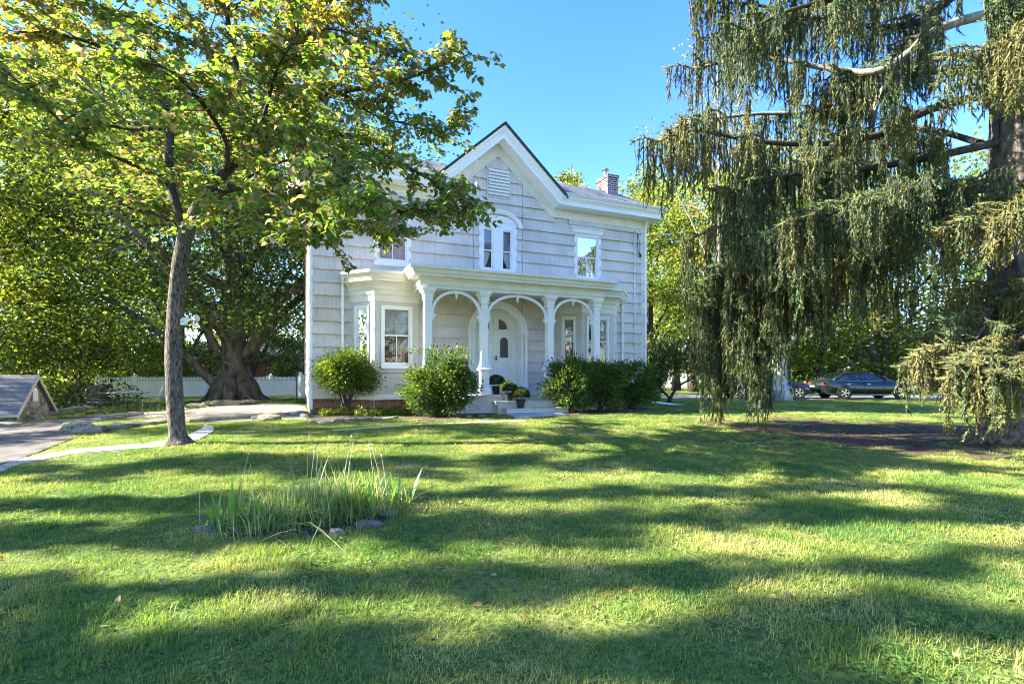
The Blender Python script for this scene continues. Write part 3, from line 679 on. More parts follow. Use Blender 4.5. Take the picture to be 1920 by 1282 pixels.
for cxx in COLX:
    c = MB().sq_lathe([(.112, 1.50), (.10, 1.56), (.10, 3.06)], (cxx, COLY)).build('porch_column', M['trim'], house)
    ped = MB().sq_lathe([(.165, zf), (.165, zf + .15), (.135, zf + .20), (.125, zf + .23), (.125, 1.16), (.14, 1.18), (.15, 1.22), (.19, 1.235), (.19, 1.26), (.15, 1.30), (.115, 1.40), (.10, 1.50)], (cxx, COLY))
    pe = ped.build('pedestal', M['trim'], c)
    for a in ((-.07, .07, .80, .815), (-.07, .07, 1.085, 1.10), (-.07, -.055, .815, 1.085), (.055, .07, .815, 1.085)):
        pass
    fr = MB()
    for a in ((-.08, .08, .79, .805), (-.08, .08, 1.095, 1.11), (-.08, -.065, .805, 1.095), (.065, .08, .805, 1.095)):
        fr.box(cxx + a[0], cxx + a[1], COLY - .136, COLY - .1255, a[2], a[3])
    fr.build('pedestal_panel', M['trim'], c)
    MB().sq_lathe([(.095, 3.06), (.095, 3.10), (.115, 3.115), (.115, 3.20), (.128, 3.215), (.128, 3.30), (.15, 3.33), (.165, 3.36), (.19, 3.40), (.19, 3.449)], (cxx, COLY)).build('capital', M['trim'], c)
def porch_arch(xa, xb):
    a, b = xa + .085, xb - .085; cx_ = (a + b) / 2; hw = (b - a) / 2; zs, rise = 2.80, .64
    pts = [(cx_ + hw * math.cos(g) * 1.0, zs + rise * math.sin(g)) for g in np.linspace(math.pi, 0, 30)]
    ar = MB().sweep(pts, [(0, 1.56), (0, 1.62), (.075, 1.62), (.075, 1.56)], lambda p, w: (p.x, -w, p.y))
    for sg, xx in ((1, a), (-1, b)):                        # curled ends against the columns
        pr = [(0, 2.82), (.06, 2.80), (.085, 2.76), (.125, 2.755), (.125, 2.70), (.085, 2.685), (.05, 2.60), (.02, 2.54), (0, 2.52)]
        ar.prism([(xx + sg * q[0], q[1]) for q in pr], lambda p, w: (p[0], -w, p[1]), 1.545, 1.635)
    o = ar.build('porch_arch', M['trim'], house)
    MB().lathe([(.045, .06), (.045, -.06), (.055, -.075), (.04, -.10), (.03, -.12), (.035, -.14), (.0, -.24)], 10, (cx_, -1.59, 3.42)).build('pendant', M['trim'], o)
for i in range(3): porch_arch(COLX[i], COLX[i + 1])

# entrance
en = MB()
gs = np.linspace(math.pi, 0, 36)
en.sweep([(XC + .80 * math.cos(g), DOOR_SP + .80 * math.sin(g)) for g in gs], [(0, -.42), (0, .05), (-.03, .07), (-.10, .09), (-.13, .075), (-.17, .11), (-.235, .11), (-.245, .0), (-.1, -.0), (-.1, -.42)], fx)
for sg in (-1, 1):
    a, b = sorted((XC + sg * .80, XC + sg * .90)); en.box(a, b, -.05, .42, .602, DOOR_SP)
surround = en.build('door_surround', M['trim'], house)
for sg in (-1, 1):
    for xx, r in ((.97, .055), (.83, .04)):
        MB().lathe([(r * 1.5, .60), (r * 1.5, .80), (r * 1.15, .84), (r, .88), (r * .95, 2.28), (r * 1.1, 2.30), (r * 1.05, 2.34), (r * 1.5, 2.37), (r * 1.5, 2.41), (r * 1.3, 2.44)], 14, (XC + sg * xx, -.075 if r > .05 else .1, 0)).build('pilaster', M['trim'], surround)
DY = .36
for sg in (-1, 1):
    poly = [(0.004, .63), (.795, .63), (.795, DOOR_SP)] + [(.795 * math.cos(g), DOOR_SP + .795 * math.sin(g)) for g in np.linspace(.1, math.pi / 2 - .005, 12)] + [(.004, DOOR_SP + .795)]
    poly = [(XC + sg * p[0], p[1]) for p in poly]
    leaf = MB().prism(poly, lambda q, w: (q[0], w, q[1]), DY, DY + .06).build('door', M['trim'], house)
    cxl = XC + sg * .36
    oval = [(cxl - .14, 1.66), (cxl + .14, 1.66), (cxl + .14, 2.18)] + [(cxl + .14 * math.cos(g), 2.18 + .15 * math.sin(g)) for g in np.linspace(.2, math.pi - .2, 10)] + [(cxl - .14, 2.18)]
    MB().prism(oval, lambda q, w: (q[0], w, q[1]), DY - .006, DY - .001).build('door_glass', mat_plain('door_glass', (.10, .10, .10), .08, 0, .8), leaf)
    ring = [(cxl - .165, 1.64)] + [(cxl - .165, 2.18)] + [(cxl + .165 * math.cos(g), 2.18 + .175 * math.sin(g)) for g in np.linspace(math.pi - .15, .15, 12)] + [(cxl + .165, 2.18), (cxl + .165, 1.64)]
    MB().sweep(ring, [(-.035, -DY), (-.035, .03 - DY), (0, .035 - DY), (.012, .02 - DY), (.03, -DY)], fx).build('glass_moulding', M['trim'], leaf)
    fan = [(XC + sg * .17, 2.60), (XC + sg * .47, 2.60)] + [(XC + sg * .17 + sg * .30 * math.cos(g), 2.60 + .33 * math.sin(g)) for g in np.linspace(.15, math.pi / 2, 10)]
    MB().prism(fan, lambda q, w: (q[0], w, q[1]), DY - .006, DY - .001).build('fanlight', mat_plain('fanlight_glass', (.16, .10, .075), .1, 0, .8), leaf)
    fp = [(XC + sg * .17 + sg * .36 * math.cos(g), 2.59 + .40 * math.sin(g)) for g in np.linspace(math.pi / 2, 0, 12)] + [(XC + sg * .14, 2.55)]
    MB().sweep(fp, [(-.025, -DY), (-.025, .025 - DY), (.02, .03 - DY), (.03, -DY)], fx).build('fan_moulding', M['trim'], leaf)
    for z0, z1 in ((.80, 1.34),):
        MB().sweep([(cxl - .24, z0), (cxl - .24, z1), (cxl - .12, z1 + .02), (cxl, z1 + .12), (cxl + .12, z1 + .02), (cxl + .24, z1), (cxl + .24, z0), (cxl - .24, z0)], [(-.02, -DY), (-.02, .02 - DY), (.015, .025 - DY), (.02, -DY)], fx).build('carved_panel', M['trim'], leaf)
        MB().lathe([(.0, -.02), (.10, -.015), (.12, 0), (.10, .012), (.04, .02), (0, .025)], 14).xf(Matrix.Translation((cxl, DY - .002, 1.30)) @ Matrix.Rotation(R(90), 4, 'X')).build('rosette', M['trim'], leaf)
        MB().lathe([(.0, -.02), (.07, -.015), (.09, 0), (.07, .012), (0, .02)], 14).xf(Matrix.Translation((cxl, DY - .002, .98)) @ Matrix.Rotation(R(90), 4, 'X')).build('rosette', M['trim'], leaf)
    if sg > 0:
        for z in (1.68, 1.60):
            MB().lathe([(.012, 0), (.03, .02), (.035, .045), (.02, .06), (0, .062)], 12).xf(Matrix.Translation((XC + .07, DY, z)) @ Matrix.Rotation(R(90), 4, 'X')).build('door_knob', M['blackmetal'], leaf)
MB().box(XC - .82, XC + .82, .22, .44, .601, .625).build('threshold', mat_plain('worn_threshold', (.12, .11, .10), .7), house)

# pipes on the walls
def pipe(pts, r, name, mat, n=8): return MB().tube(pts, r, n).build(name, mat, house, smooth=True)
def rpipe(pts, w=.04): return MB().tube(pts, w, 4).build('downspout', M['trim'], house)
rpipe([(.86, -.30, 3.80), (.87, -.12, 3.72), (.88, -.075, 3.62), (.88, -.075, .1)], .05)
rpipe([(10.42, -.28, 3.80), (10.45, -.12, 3.7), (10.45, -.075, 3.6), (10.45, -.075, .2)], .045)
dn = rpipe([(11.5, -.55, 6.95), (11.47, -.2, 6.7), (11.45, -.09, 6.5), (11.45, -.09, .25), (11.50, -.13, .14), (11.62, -.2, .09), (12.4, -.62, -.02), (13.0, -.9, -.08)], .05)
pipe([(11.0, -.06, 6.2), (11.0, -.06, .5)], .02, 'conduit', M['trim'])
pipe([(11.0, -.06, 6.25), (11.03, -.12, 6.33), (11.06, -.2, 6.2)], .03, 'weather_head', M['gutter'])
pipe([(11.04, -.18, 6.2), (11.06, -.13, 5.9), (11.12, -.1, 5.62), (11.2, -.09, 5.5)], .012, 'service_wire', M['blackmetal'])
pipe([(11.05, -.2, 6.22), (11.16, -.14, 5.85), (11.2, -.1, 5.5)], .009, 'service_wire', M['blackmetal'])
MB().lathe([(.0, -.06), (.04, -.05), (.05, 0), (.03, .05), (0, .06)], 10, (11.22, -.1, 5.44)).build('insulator', M['blackmetal'], house)

# ------------------------------------------------------------------ foliage helpers
def unit(a): return a / np.maximum(1e-9, np.linalg.norm(a, axis=-1, keepdims=True))
def leaf_mesh(name, pos, d, nrm, ln, wr, col, mat, fold=.12, shape='kite'):
    """many single leaves: position, direction, normal, length, width ratio, colour"""
    n = len(pos); d = unit(d); side = unit(np.cross(d, nrm)); up = unit(np.cross(side, d)); ln = np.asarray(ln).reshape(-1, 1)
    if shape == 'kite':
        V = np.stack([pos, pos + d * ln * .45 + side * ln * wr / 2 + up * ln * fold, pos + d * ln, pos + d * ln * .45 - side * ln * wr / 2 + up * ln * fold], 1)
        T = np.array([[0, 1, 2], [0, 2, 3]])
    else:                                                   # ovate leaf, folded along the midrib, tip drooping
        def q(a, w, u): return pos + d * ln * a + side * ln * wr * w + up * ln * u
        V = np.stack([pos, q(.28, .46, fold * .8), q(.62, .40, fold * .6), q(1, 0, -fold * .9), q(.62, -.40, fold * .6), q(.28, -.46, fold * .8), q(.5, 0, -.02)], 1)
        T = np.array([[0, 1, 6], [1, 2, 6], [2, 3, 6], [3, 4, 6], [4, 5, 6], [5, 0, 6]])
    k = V.shape[1]; faces = (T[None] + (np.arange(n) * k)[:, None, None]).reshape(-1, 3)
    return np_mesh(name, V.reshape(-1, 3), faces, mat, np.repeat(col, k, 0))
def palette(n, cols, w=None, jit=.22):
    cols = np.array(cols, float); i = rng.choice(len(cols), n, p=w); c = cols[i]
    return np.clip(c * (1 + rng.normal(0, jit, (n, 1))) * (1 + rng.normal(0, .06, (n, 3))), .004, .9)
GREEN = [(.065, .120, .028), (.090, .155, .032), (.125, .190, .038), (.045, .090, .026)]
YGREEN = [(.14, .21, .034), (.20, .25, .040), (.26, .27, .045), (.09, .155, .032)]
DARK = [(.028, .055, .018), (.040, .075, .022), (.055, .095, .026)]

def broadleaf(name, label, u, d, h, r, crown0=.25, leaves=15000, size=.15, pal=GREEN, w=None, trunk=.25, seed=1, group=None, bark='limbbark', limbs=11, lean=(0, 0), loc=None, sub=6, flat=.55, spread=1.0, cat='tree', clumpf=.21):
    global rng
    rng = np.random.default_rng(seed); q = random.Random(seed)
    X = (u - CX) / F * d if loc is None else loc[0]; D = d if loc is None else loc[1]
    root = tag(empty(name, (X, D, gz(X, D) - .05)), label, cat, group)
    top = Vector((lean[0], lean[1], h * .9))
    tp = curve([(0, 0, 0), (top.x * .2 + q.uniform(-.1, .1), top.y * .2, h * .25), (top.x * .5 + q.uniform(-.2, .2), top.y * .5, h * .55), top], 12)
    tr = [trunk * (1.45 if i == 0 else 1) * (1 - .85 * (i / (len(tp) - 1)) ** 1.1) for i in range(len(tp))]
    MB().tube(tp, tr, 10).build('trunk', M[bark], root, smooth=True)
    br = MB(); clumps = []
    zc = h * (crown0 + 1) / 2; rzz = h * (1 - crown0) / 2
    for k in range(limbs):
        f = (k + .5) / limbs; z0 = h * (crown0 * .75 + (.85 - crown0 * .75) * f * .92); i = int(z0 / (h * .9) * (len(tp) - 1)); a = Vector(tp[min(i, len(tp) - 1)])
        az = k * 2.399 + q.uniform(-.4, .4); zt = min(h * .98, z0 + h * q.uniform(.02, .22) * (1 - f * .3))
        zn = (zt - zc) / rzz; rr = r * math.sqrt(max(.06, 1 - min(.96, zn * zn))) * q.uniform(.72, 1.0) * spread
        b = Vector((a.x * .6 + rr * math.cos(az), a.y * .6 + rr * math.sin(az), zt)); mid = a.lerp(b, .5) + Vector((0, 0, h * .03))
        pl = curve([a, mid, b], 8); rad = max(.02, trunk * (.42 if trunk < .6 else .28) * (1 - f * .6))
        br.tube(pl, [rad * (1 - .8 * j / (len(pl) - 1)) for j in range(len(pl))], 5)
        clumps.append((b, 1.0))
        for s in range(sub):
            t = .30 + .7 * (s + q.random()) / sub; c0 = Vector(pl[min(len(pl) - 1, int(t * (len(pl) - 1)))])
            dv = Vector((q.gauss(0, 1), q.gauss(0, 1), q.gauss(.15, .55))); dv.normalize(); e_ = c0 + dv * r * q.uniform(.18, .40)
            br.tube([c0, c0.lerp(e_, .5) + Vector((0, 0, .1)), e_], [rad * .35, rad * .22, .008], 4, cap=False); clumps.append((e_, q.uniform(.55, 1.1)))
    br.build('branches', M[bark], root, smooth=True)
    C = np.array([list(c) for c, _ in clumps]); wt = np.array([s for _, s in clumps]); idx = rng.choice(len(C), leaves, p=wt / wt.sum())
    rc = r * clumpf * wt[idx]
    off = rng.normal(0, 1, (leaves, 3)); off *= (np.minimum(1.9, np.linalg.norm(off, axis=1)) / np.maximum(1e-6, np.linalg.norm(off, axis=1)))[:, None]
    pos = C[idx] + off * rc[:, None] * np.array([1, 1, flat]) ; pos[:, 2] -= .05 * np.abs(off[:, 0]) * rc
    pos[:, 2] = np.maximum(pos[:, 2], .15)
    nrm = unit(rng.normal(0, .75, (leaves, 3)) + np.array([0, 0, 1])); dd = unit(off * np.array([1, 1, .3]) + rng.normal(0, .6, (leaves, 3)) + np.array([0, 0, -.35]))
    col = palette(leaves, pal, w); ctint = 1 + rng.normal(0, .16, (len(C), 1)); col = col * ctint[idx]
    me = leaf_mesh('crown', pos, dd, nrm, size * rng.uniform(.65, 1.3, leaves), .72, np.clip(col, .01, .8), M['leaf'])
    link('crown', me, None, root); return root

def rock_mesh(seed, n=2):
    bm = bmesh.new(); bmesh.ops.create_icosphere(bm, subdivisions=n, radius=1); r_ = random.Random(seed)
    ph = [r_.uniform(0, 6) for _ in range(6)]
    for v in bm.verts:
        c = v.co.normalized(); k = 1 + .16 * math.sin(c.x * 3 + ph[0]) * math.cos(c.y * 2.6 + ph[1]) + .12 * math.sin(c.z * 4 + ph[2] + c.x * 2) + .07 * math.sin(c.y * 7 + ph[3]) + r_.uniform(-.05, .05)
        v.co = c * k
        v.co.z = max(-.7, min(.72, v.co.z)) 
    me = bpy.data.meshes.new('rock'); bm.to_mesh(me); bm.free(); return me
ROCKS = [rock_mesh(s) for s in range(6)]; ROCKS2 = [rock_mesh(s) for s in range(6)]
for m_ in ROCKS: m_.materials.append(M['rock'])
for m_ in ROCKS2: m_.materials.append(M['moss_rock'])
def rock(p, sx, sy, sz, label, group=None, moss=False, rz=None, sink=.25):
    m_ = rnd.choice(ROCKS2 if moss else ROCKS)
    o = link('rock', m_, None, None, (p[0], p[1], gz(p[0], p[1]) + sz * (.7 - sink)), (rnd.uniform(-.12, .12), rnd.uniform(-.12, .12), rnd.uniform(0, 6.28) if rz is None else rz), (sx, sy, sz))
    return tag(o, label, 'rock', group)

# ------------------------------------------------------------------ the dogwood in front
def dogwood():
    global rng
    rng = np.random.default_rng(5); q = random.Random(5); d0 = 9.6
    b = px(335, 833); d0 = b.y
    root = tag(empty('dogwood_tree', b - Vector((0, 0, .03))), 'spreading dogwood with mauve tinged green leaves and a rough grey trunk on the lawn', 'tree')
    inv = lambda p: Vector(p) - root.location
    P_ = lambda u, v, d=None: inv(pd(u, v, d0 if d is None else d))
    tk = curve([P_(336, 836), P_(331, 795), P_(326, 700), P_(327, 600), P_(337, 500), P_(352, 430), P_(374, 385)], 30)
    n = len(tk); tr = []
    for i in range(n):
        f = i / (n - 1); tr.append(.130 - .02 * f + .105 * max(0, 1 - f / .12) ** 2)
    t = MB().tube(tk, tr, 20)
    for j, v in enumerate(t.v):                              # buttressed foot, uneven bark outline
        ring = j // 20; g = (j % 20) / 20 * 6.283; c = tk[ring]; k = 1 + .035 * math.sin(3 * g + ring * .5) + .02 * math.sin(7 * g - ring) + (.16 * math.sin(4 * g + 1) if ring < 3 else 0)
        t.v[j] = (c[0] + (v[0] - c[0]) * k, c[1] + (v[1] - c[1]) * k, v[2])
    t.build('trunk', M['dogbark'], root, smooth=True)
    L = [  # limbs: points (u, v, depth offset), start radius
        ([(374, 385, 0), (425, 320, .0), (478, 262, -.1), (472, 215, -.1), (440, 120, 0), (425, 20, 0), (410, -90, .1), (405, -190, .2)], .135),
        ([(348, 440, 0), (318, 335, .0), (318, 240, .1), (290, 160, .1), (205, 95, 0), (110, 65, -.2), (30, 60, -.4)], .115),
        ([(478, 262, -.1), (560, 195, -.1), (640, 172, -.3), (720, 160, -.5), (810, 130, -.6), (885, 100, -.7)], .085),
        ([(374, 385, 0), (440, 352, -.2), (520, 365, -.5), (600, 385, -.8), (700, 395, -1.0), (790, 395, -1.2), (862, 400, -1.3)], .10),
        ([(478, 262, -.1), (560, 245, -.3), (650, 255, -.6), (740, 300, -.9), (820, 345, -1.1), (872, 385, -1.2)], .075),
        ([(348, 440, 0), (300, 405, .1), (240, 388, .2), (190, 350, .3), (150, 330, .4)], .06),
        ([(318, 240, .1), (230, 240, .2), (150, 215, .2), (60, 180, .1), (-60, 165, 0)], .06),
        ([(425, 320, 0), (425, 270, -.9), (395, 215, -1.7), (340, 150, -2.3), (280, 110, -2.7)], .07),
        ([(425, 320, 0), (470, 255, 1.2), (520, 160, 2.2), (560, 70, 2.9), (585, 0, 3.2)], .07),
        ([(440, 120, 0), (520, 85, -.1), (610, 55, -.2), (690, 75, -.3), (740, 110, -.4)], .05),
        ([(440, 120, 0), (350, 75, .1), (250, 35, .2), (150, 10, .3), (60, 20, .3)], .05),
        ([(472, 215, -.1), (535, 235, -1.1), (590, 280, -1.8), (640, 335, -2.2), (690, 380, -2.4)], .06),
        ([(318, 335, 0), (240, 305, -.9), (150, 260, -1.5), (60, 175, -1.8), (-20, 110, -2.0)], .055),
        ([(425, 20, 0), (520, -20, -.2), (620, -30, -.3), (690, 10, -.4)], .05),
        ([(425, 20, 0), (330, -50, 0), (200, -60, 0), (90, -40, 0)], .05),
        ([(640, 172, -.3), (700, 215, .2), (770, 235, .5), (830, 250, .7), (860, 190, .6)], .035),
        ([(520, 365, -.5), (590, 410, .3), (660, 425, .8), (720, 440, 1.1), (770, 430, 1.2)], .035),
        ([(440, 352, -.2), (470, 330, 1.0), (540, 300, 2.0), (620, 290, 2.8), (700, 300, 3.2)], .05),
        ([(348, 440, 0), (330, 380, 1.0), (290, 330, 2.0), (230, 300, 2.8)], .05),
        ([(374, 385, 0), (420, 400, -.7), (470, 395, -1.4), (540, 420, -1.8), (600, 440, -2.0)], .045),
        ([(405, -190, .2), (520, -180, -.8), (640, -140, -1.4)], .04), ([(405, -190, .2), (280, -200, .8), (140, -160, 1.2)], .04), ([(425, -40, 0), (460, -120, 1.6), (540, -150, 2.8)], .045),
        ([(478, 262, -.1), (500, 200, -1.2), (520, 130, -2.0), (560, 60, -2.5)], .05),
    ]
    pos, dr, nm, ln, warm = [], [], [], [], []
    twigs = MB(); limbm = MB()
    for pts, r0 in L:
        pl = curve([P_(u, v, d0 + o) for u, v, o in pts], 24); m = len(pl)
        limbm.tube(pl, [.68 * r0 * (1 - .82 * i / (m - 1)) for i in range(m)], 8)
        seg = np.linalg.norm(np.diff(pl, axis=0), axis=1).sum(); ns = int(seg * 13.5)
        for k in range(ns):
            s = .16 + .84 * (k + q.random()) / ns; fi = s * (m - 1); i = min(m - 2, int(fi)); c = Vector(pl[i]).lerp(Vector(pl[i + 1]), fi - i)
            fw_ = (Vector(pl[i + 1]) - Vector(pl[i])).normalized(); az = q.uniform(0, 6.283)
            lat = Vector((math.cos(az), math.sin(az), q.uniform(-.12, .22)))
            dv = (lat + fw_ * q.uniform(.1, .9)).normalized(); length = q.uniform(.35, 1.0) * (1.15 - .45 * s)
            e_ = c + dv * length + Vector((0, 0, q.uniform(-.16, .05))); mid = c.lerp(e_, .55) + Vector((0, 0, .05 * length))
            twigs.tube([c, mid, e_], [.010, .006, .003], 3, cap=False)
            nodes = max(3, int(length / .07))
            for j in range(nodes):
                t_ = .22 + .78 * (j + 1) / nodes; p = c.lerp(mid, t_ / .55) if t_ < .55 else mid.lerp(e_, (t_ - .55) / .45)
                for _ in range(4 if j < nodes - 1 else 6):
                    a2 = q.uniform(0, 6.283); out = Vector((math.cos(a2), math.sin(a2), q.uniform(-.95, .0))).normalized()
                    pos.append(p + Vector((q.gauss(0, .05), q.gauss(0, .05), q.gauss(0, .035)))); dr.append(out + dv * .35)
                    nm.append((q.gauss(0, .4), q.gauss(0, .4), 1)); ln.append(q.uniform(.076, .126))
    limbm.build('limbs', M['limbbark'], root, smooth=True); twigs.build('twigs', M['limbbark'], root)
    pos = np.array([list(p) for p in pos]); n = len(pos)
    col = palette(n, [(.095, .175, .05), (.125, .215, .05), (.18, .25, .052), (.21, .195, .15), (.31, .275, .24), (.22, .14, .07)], [.23, .25, .19, .16, .12, .05], .2)
    # the inner, rear part has turned amber
    a = np.maximum(np.clip((pos[:, 1] - 1.2) / 2.0, 0, 1) * np.clip((pos[:, 2] - 4.0) / 2, .25, 1), .55 * np.clip((pos[:, 2] - 5.6) / 1.6, 0, 1)) * np.clip(.55 + .45 * np.sin(pos[:, 0] * 1.1 + pos[:, 2] * 1.7), 0, 1) * (rng.random(n) < .85)
    amb = palette(n, [(.30, .17, .03), (.36, .24, .04), (.26, .10, .03)], None, .2); col = col * (1 - a[:, None]) + amb * a[:, None]
    me = leaf_mesh('crown', pos, np.array([list(v) for v in dr]), np.array(nm), np.array(ln), .68, col, M['bigleaf'], .10, 'ovate')
    link('crown', me, None, root); print('DOGWOOD leaves', n)
    return root, d0
dog, DOG_D = dogwood()

# twin floodlight strapped to its trunk
fl = tag(empty('floodlight', pd(347, 604, DOG_D - .02)), 'white twin floodlight fixed to the dogwood trunk', 'floodlight')
MB().bbox(-.06, .03, -.04, .04, -.05, .05, .01).build('mount', M['bulb'], fl)
for i, (ang, o) in enumerate((((R(70), 0, R(20)), (.06, -.06, -.04)), ((R(80), 0, R(75)), (.10, -.02, .04)))):
    hd = MB().lathe([(.0, 0), (.022, .005), (.026, .06), (.034, .085), (.055, .13), (.058, .14), (.05, .14), (.0, .11)], 16).build('lamp_head', M['bulb'], fl, smooth=False, loc=o, rot=ang)
    MB().tube([(0, 0, 0), (-o[0], -o[1], -o[2])], .012, 6).build('lamp_arm', M['bulb'], fl, loc=o)

# ------------------------------------------------------------------ the great spruce
def spruce():
    global rng
    rng = np.random.default_rng(21); q = random.Random(21); D0 = 9.6; X_ = (1895 - CX) / F * D0
    root = tag(empty('spruce_tree', (X_, D0, gz(X_, D0) - .05)), 'huge weeping spruce with curtains of hanging branchlets and a thick trunk', 'spruce tree')
    o = root.location; P_ = lambda u, v, d=D0: pd(u, v, d) - o
    tp = curve([(0, 0, 0), (.0, 0, 1.2), (.02, 0, 3), (.0, 0, 6), (-.05, .1, 10), (-.1, .1, 16)], 30)
    tr = [.47 * (1 - .6 * i / (len(tp) - 1)) + .16 * max(0, 1 - i / 3.) ** 2 for i in range(len(tp))]
    t = MB().tube(tp, tr, 26)
    for j, v in enumerate(t.v):
        ring = j // 26; g = (j % 26) / 26 * 6.283; c = tp[ring]; k = 1 + .035 * math.sin(5 * g + ring * .8) + .03 * math.sin(9 * g - ring * 1.7) + (.14 * math.sin(4 * g) if ring < 3 else 0)
        t.v[j] = (c[0] + (v[0] - c[0]) * k, c[1] + (v[1] - c[1]) * k, v[2])
    t.build('trunk', M['sprucebark'], root, smooth=True)
    L = [  # limb points (u, v, depth), radius, strand length range at base and tip, density
        ([(1880, -120, 9.6), (1780, 0, 9.7), (1690, 50, 10), (1560, 40, 10.3), (1420, 10, 10.6), (1300, 5, 10.8)], .09, (.5, 1.3), (.5, 1.2), 1.1),
        ([(1880, 20, 9.6), (1760, 55, 9.4), (1660, 130, 9.2), (1560, 130, 9.6), (1430, 110, 10), (1285, 130, 10.4)], .10, (.3, .9), (.7, 1.6), 1.2),
        ([(1880, 110, 9.6), (1750, 110, 9.8), (1655, 170, 10), (1630, 260, 10.1), (1600, 330, 10.2)], .10, (.2, .5), (.3, .8), .5),
        ([(1880, 150, 9.6), (1760, 130, 10.2), (1650, 180, 10.6), (1520, 210, 11), (1400, 215, 11.2), (1270, 235, 11.2)], .09, (.3, .7), (.8, 2.0), 1.2),
        ([(1880, 170, 9.6), (1745, 205, 9.4), (1640, 255, 9.1), (1530, 270, 8.9), (1420, 265, 8.8), (1300, 245, 8.9), (1235, 265, 9.0)], .085, (.3, .7), (.8, 1.6), 1.2),
        ([(1880, 265, 9.6), (1720, 300, 9.0), (1590, 320, 8.6), (1470, 330, 8.6), (1370, 370, 8.8)], .08, (.5, 1.1), (.8, 1.6), 1.4),
        ([(1880, 350, 9.6), (1690, 375, 9.8), (1510, 400, 10.6), (1390, 410, 11.2), (1290, 450, 11.6)], .08, (.6, 1.3), (1.2, 2.4), 1.3),
        ([(1880, 390, 9.6), (1660, 420, 9.8), (1480, 450, 10.6), (1390, 480, 11.2), (1345, 540, 11.6)], .075, (.6, 1.5), (1.6, 3.0), 1.5),
        ([(1880, 430, 9.6), (1660, 480, 9.6), (1520, 510, 10.2), (1440, 545, 10.7), (1415, 600, 11)], .07, (.5, 1.4), (1.2, 2.2), 1.5),
        ([(1890, 500, 9.6), (1880, 540, 8.3), (1850, 600, 7.7), (1815, 660, 7.3), (1790, 690, 7.2)], .05, (.4, .7), (.35, .8), 2.4),
        ([(1900, 470, 9.6), (1920, 560, 8.1), (1915, 630, 7.4), (1890, 680, 7.0), (1860, 710, 6.8)], .05, (.4, .9), (.4, .9), 2.4),
        ([(1900, 180, 9.6), (1905, 160, 8.2), (1890, 120, 7.2), (1860, 90, 6.7)], .05, (.3, .7), (.4, .9), 1.5),
        ([(1900, 330, 9.6), (1905, 370, 8.3), (1880, 400, 7.5), (1850, 430, 7.1)], .045, (.4, .8), (.4, .9), 1.6),
        ([(1910, 80, 9.6), (1960, 60, 8.2), (1950, 20, 7.2), (1920, -10, 6.7)], .045, (.4, .8), (.4, .9), 1.5),
        ([(1500, 440, 10.6), (1410, 500, 11.3), (1362, 560, 11.5), (1345, 610, 11.6)], .04, (1.4, 2.6), (1.8, 3.0), 2.6),
        ([(1540, 500, 10.2), (1460, 560, 10.6), (1432, 610, 10.8), (1424, 660, 10.9)], .04, (1.2, 2.2), (1.5, 2.4), 2.4),
        ([(1880, 280, 9.7), (1700, 240, 12), (1550, 290, 14), (1400, 340, 15.5)], .07, (.7, 1.5), (.8, 1.8), 1.0),
        ([(1880, 400, 9.8), (1720, 440, 12), (1600, 490, 14), (1480, 560, 15)], .07, (.7, 1.5), (1.0, 2.2), 1.0),
        ([(1880, -20, 9.7), (1650, -40, 12), (1450, 40, 14), (1310, 80, 15)], .07, (.7, 1.5), (.7, 1.6), 1.1),
        ([(1880, -200, 9.6), (1700, -140, 9.5), (1500, -100, 9.8), (1330, -60, 10.2)], .08, (.7, 1.5), (.7, 1.6), 1.2),
        ([(1880, -60, 9.6), (1740, -60, 8.8), (1600, -10, 8.2), (1480, 20, 8), (1400, 60, 8)], .07, (.4, 1.0), (.5, 1.2), 1.2),
        ([(1880, 330, 9.6), (1770, 360, 8.7), (1650, 370, 8.0), (1560, 400, 7.7), (1480, 440, 7.8)], .06, (.5, 1.1), (.7, 1.5), 1.5),
        ([(1890, 440, 9.7), (1780, 480, 11), (1720, 540, 12), (1650, 560, 12.6)], .06, (.4, 1.0), (.6, 1.4), 1.0),
        ([(1900, 60, 9.7), (2050, 60, 9.4), (2250, 120, 9.2)], .07, (.6, 1.3), (.7, 1.5), .7), ([(1900, 300, 9.7), (2060, 320, 9.2), (2200, 380, 9.0)], .07, (.6, 1.3), (.7, 1.5), .7),
    ]
    tw_pos, tw_dir, tw_len, tw_hue = [], [], [], []
    st = MB()
    def brush(p, dv, length, hue):
        tw_pos.append(list(p)); tw_dir.append(list(dv)); tw_len.append(length); tw_hue.append(hue)
    for li, (pts, r0, la, lb, dens) in enumerate(L):
        pl = curve([P_(*p) for p in pts], 22); m = len(pl)
        MB().tube(pl, [r0 * (1 - .8 * i / (m - 1)) for i in range(m)], 8).build('limb', M['greybranch' if li in (1, 2, 3) else 'limbbark'], root, smooth=True)
        seg = np.linalg.norm(np.diff(pl, axis=0), axis=1).sum(); ns = max(3, int(seg * 4.3 * dens))
        for k in range(ns):                                   # flat sprays reaching out from the limb
            s = .16 + .84 * (k + q.random()) / ns; fi = s * (m - 1); i = min(m - 2, int(fi)); c = Vector(pl[i]).lerp(Vector(pl[i + 1]), fi - i)
            fw_ = (Vector(pl[i + 1]) - Vector(pl[i])).normalized(); az = math.atan2(fw_.y, fw_.x) + q.choice((-1, 1)) * q.uniform(.3, 1.5)
            L2 = q.uniform(.35, .95) * (1.1 - .35 * s); out = Vector((math.cos(az), math.sin(az), q.uniform(-.05, .22)))
            sp = curve([c, c + out * L2 * .5 + Vector((0, 0, .03)), c + out * L2 + Vector((0, 0, -.12 * L2))], 8)
            st.tube(sp, [.012 * (1 - .7 * j / (len(sp) - 1)) for j in range(len(sp))], 4, cap=False)
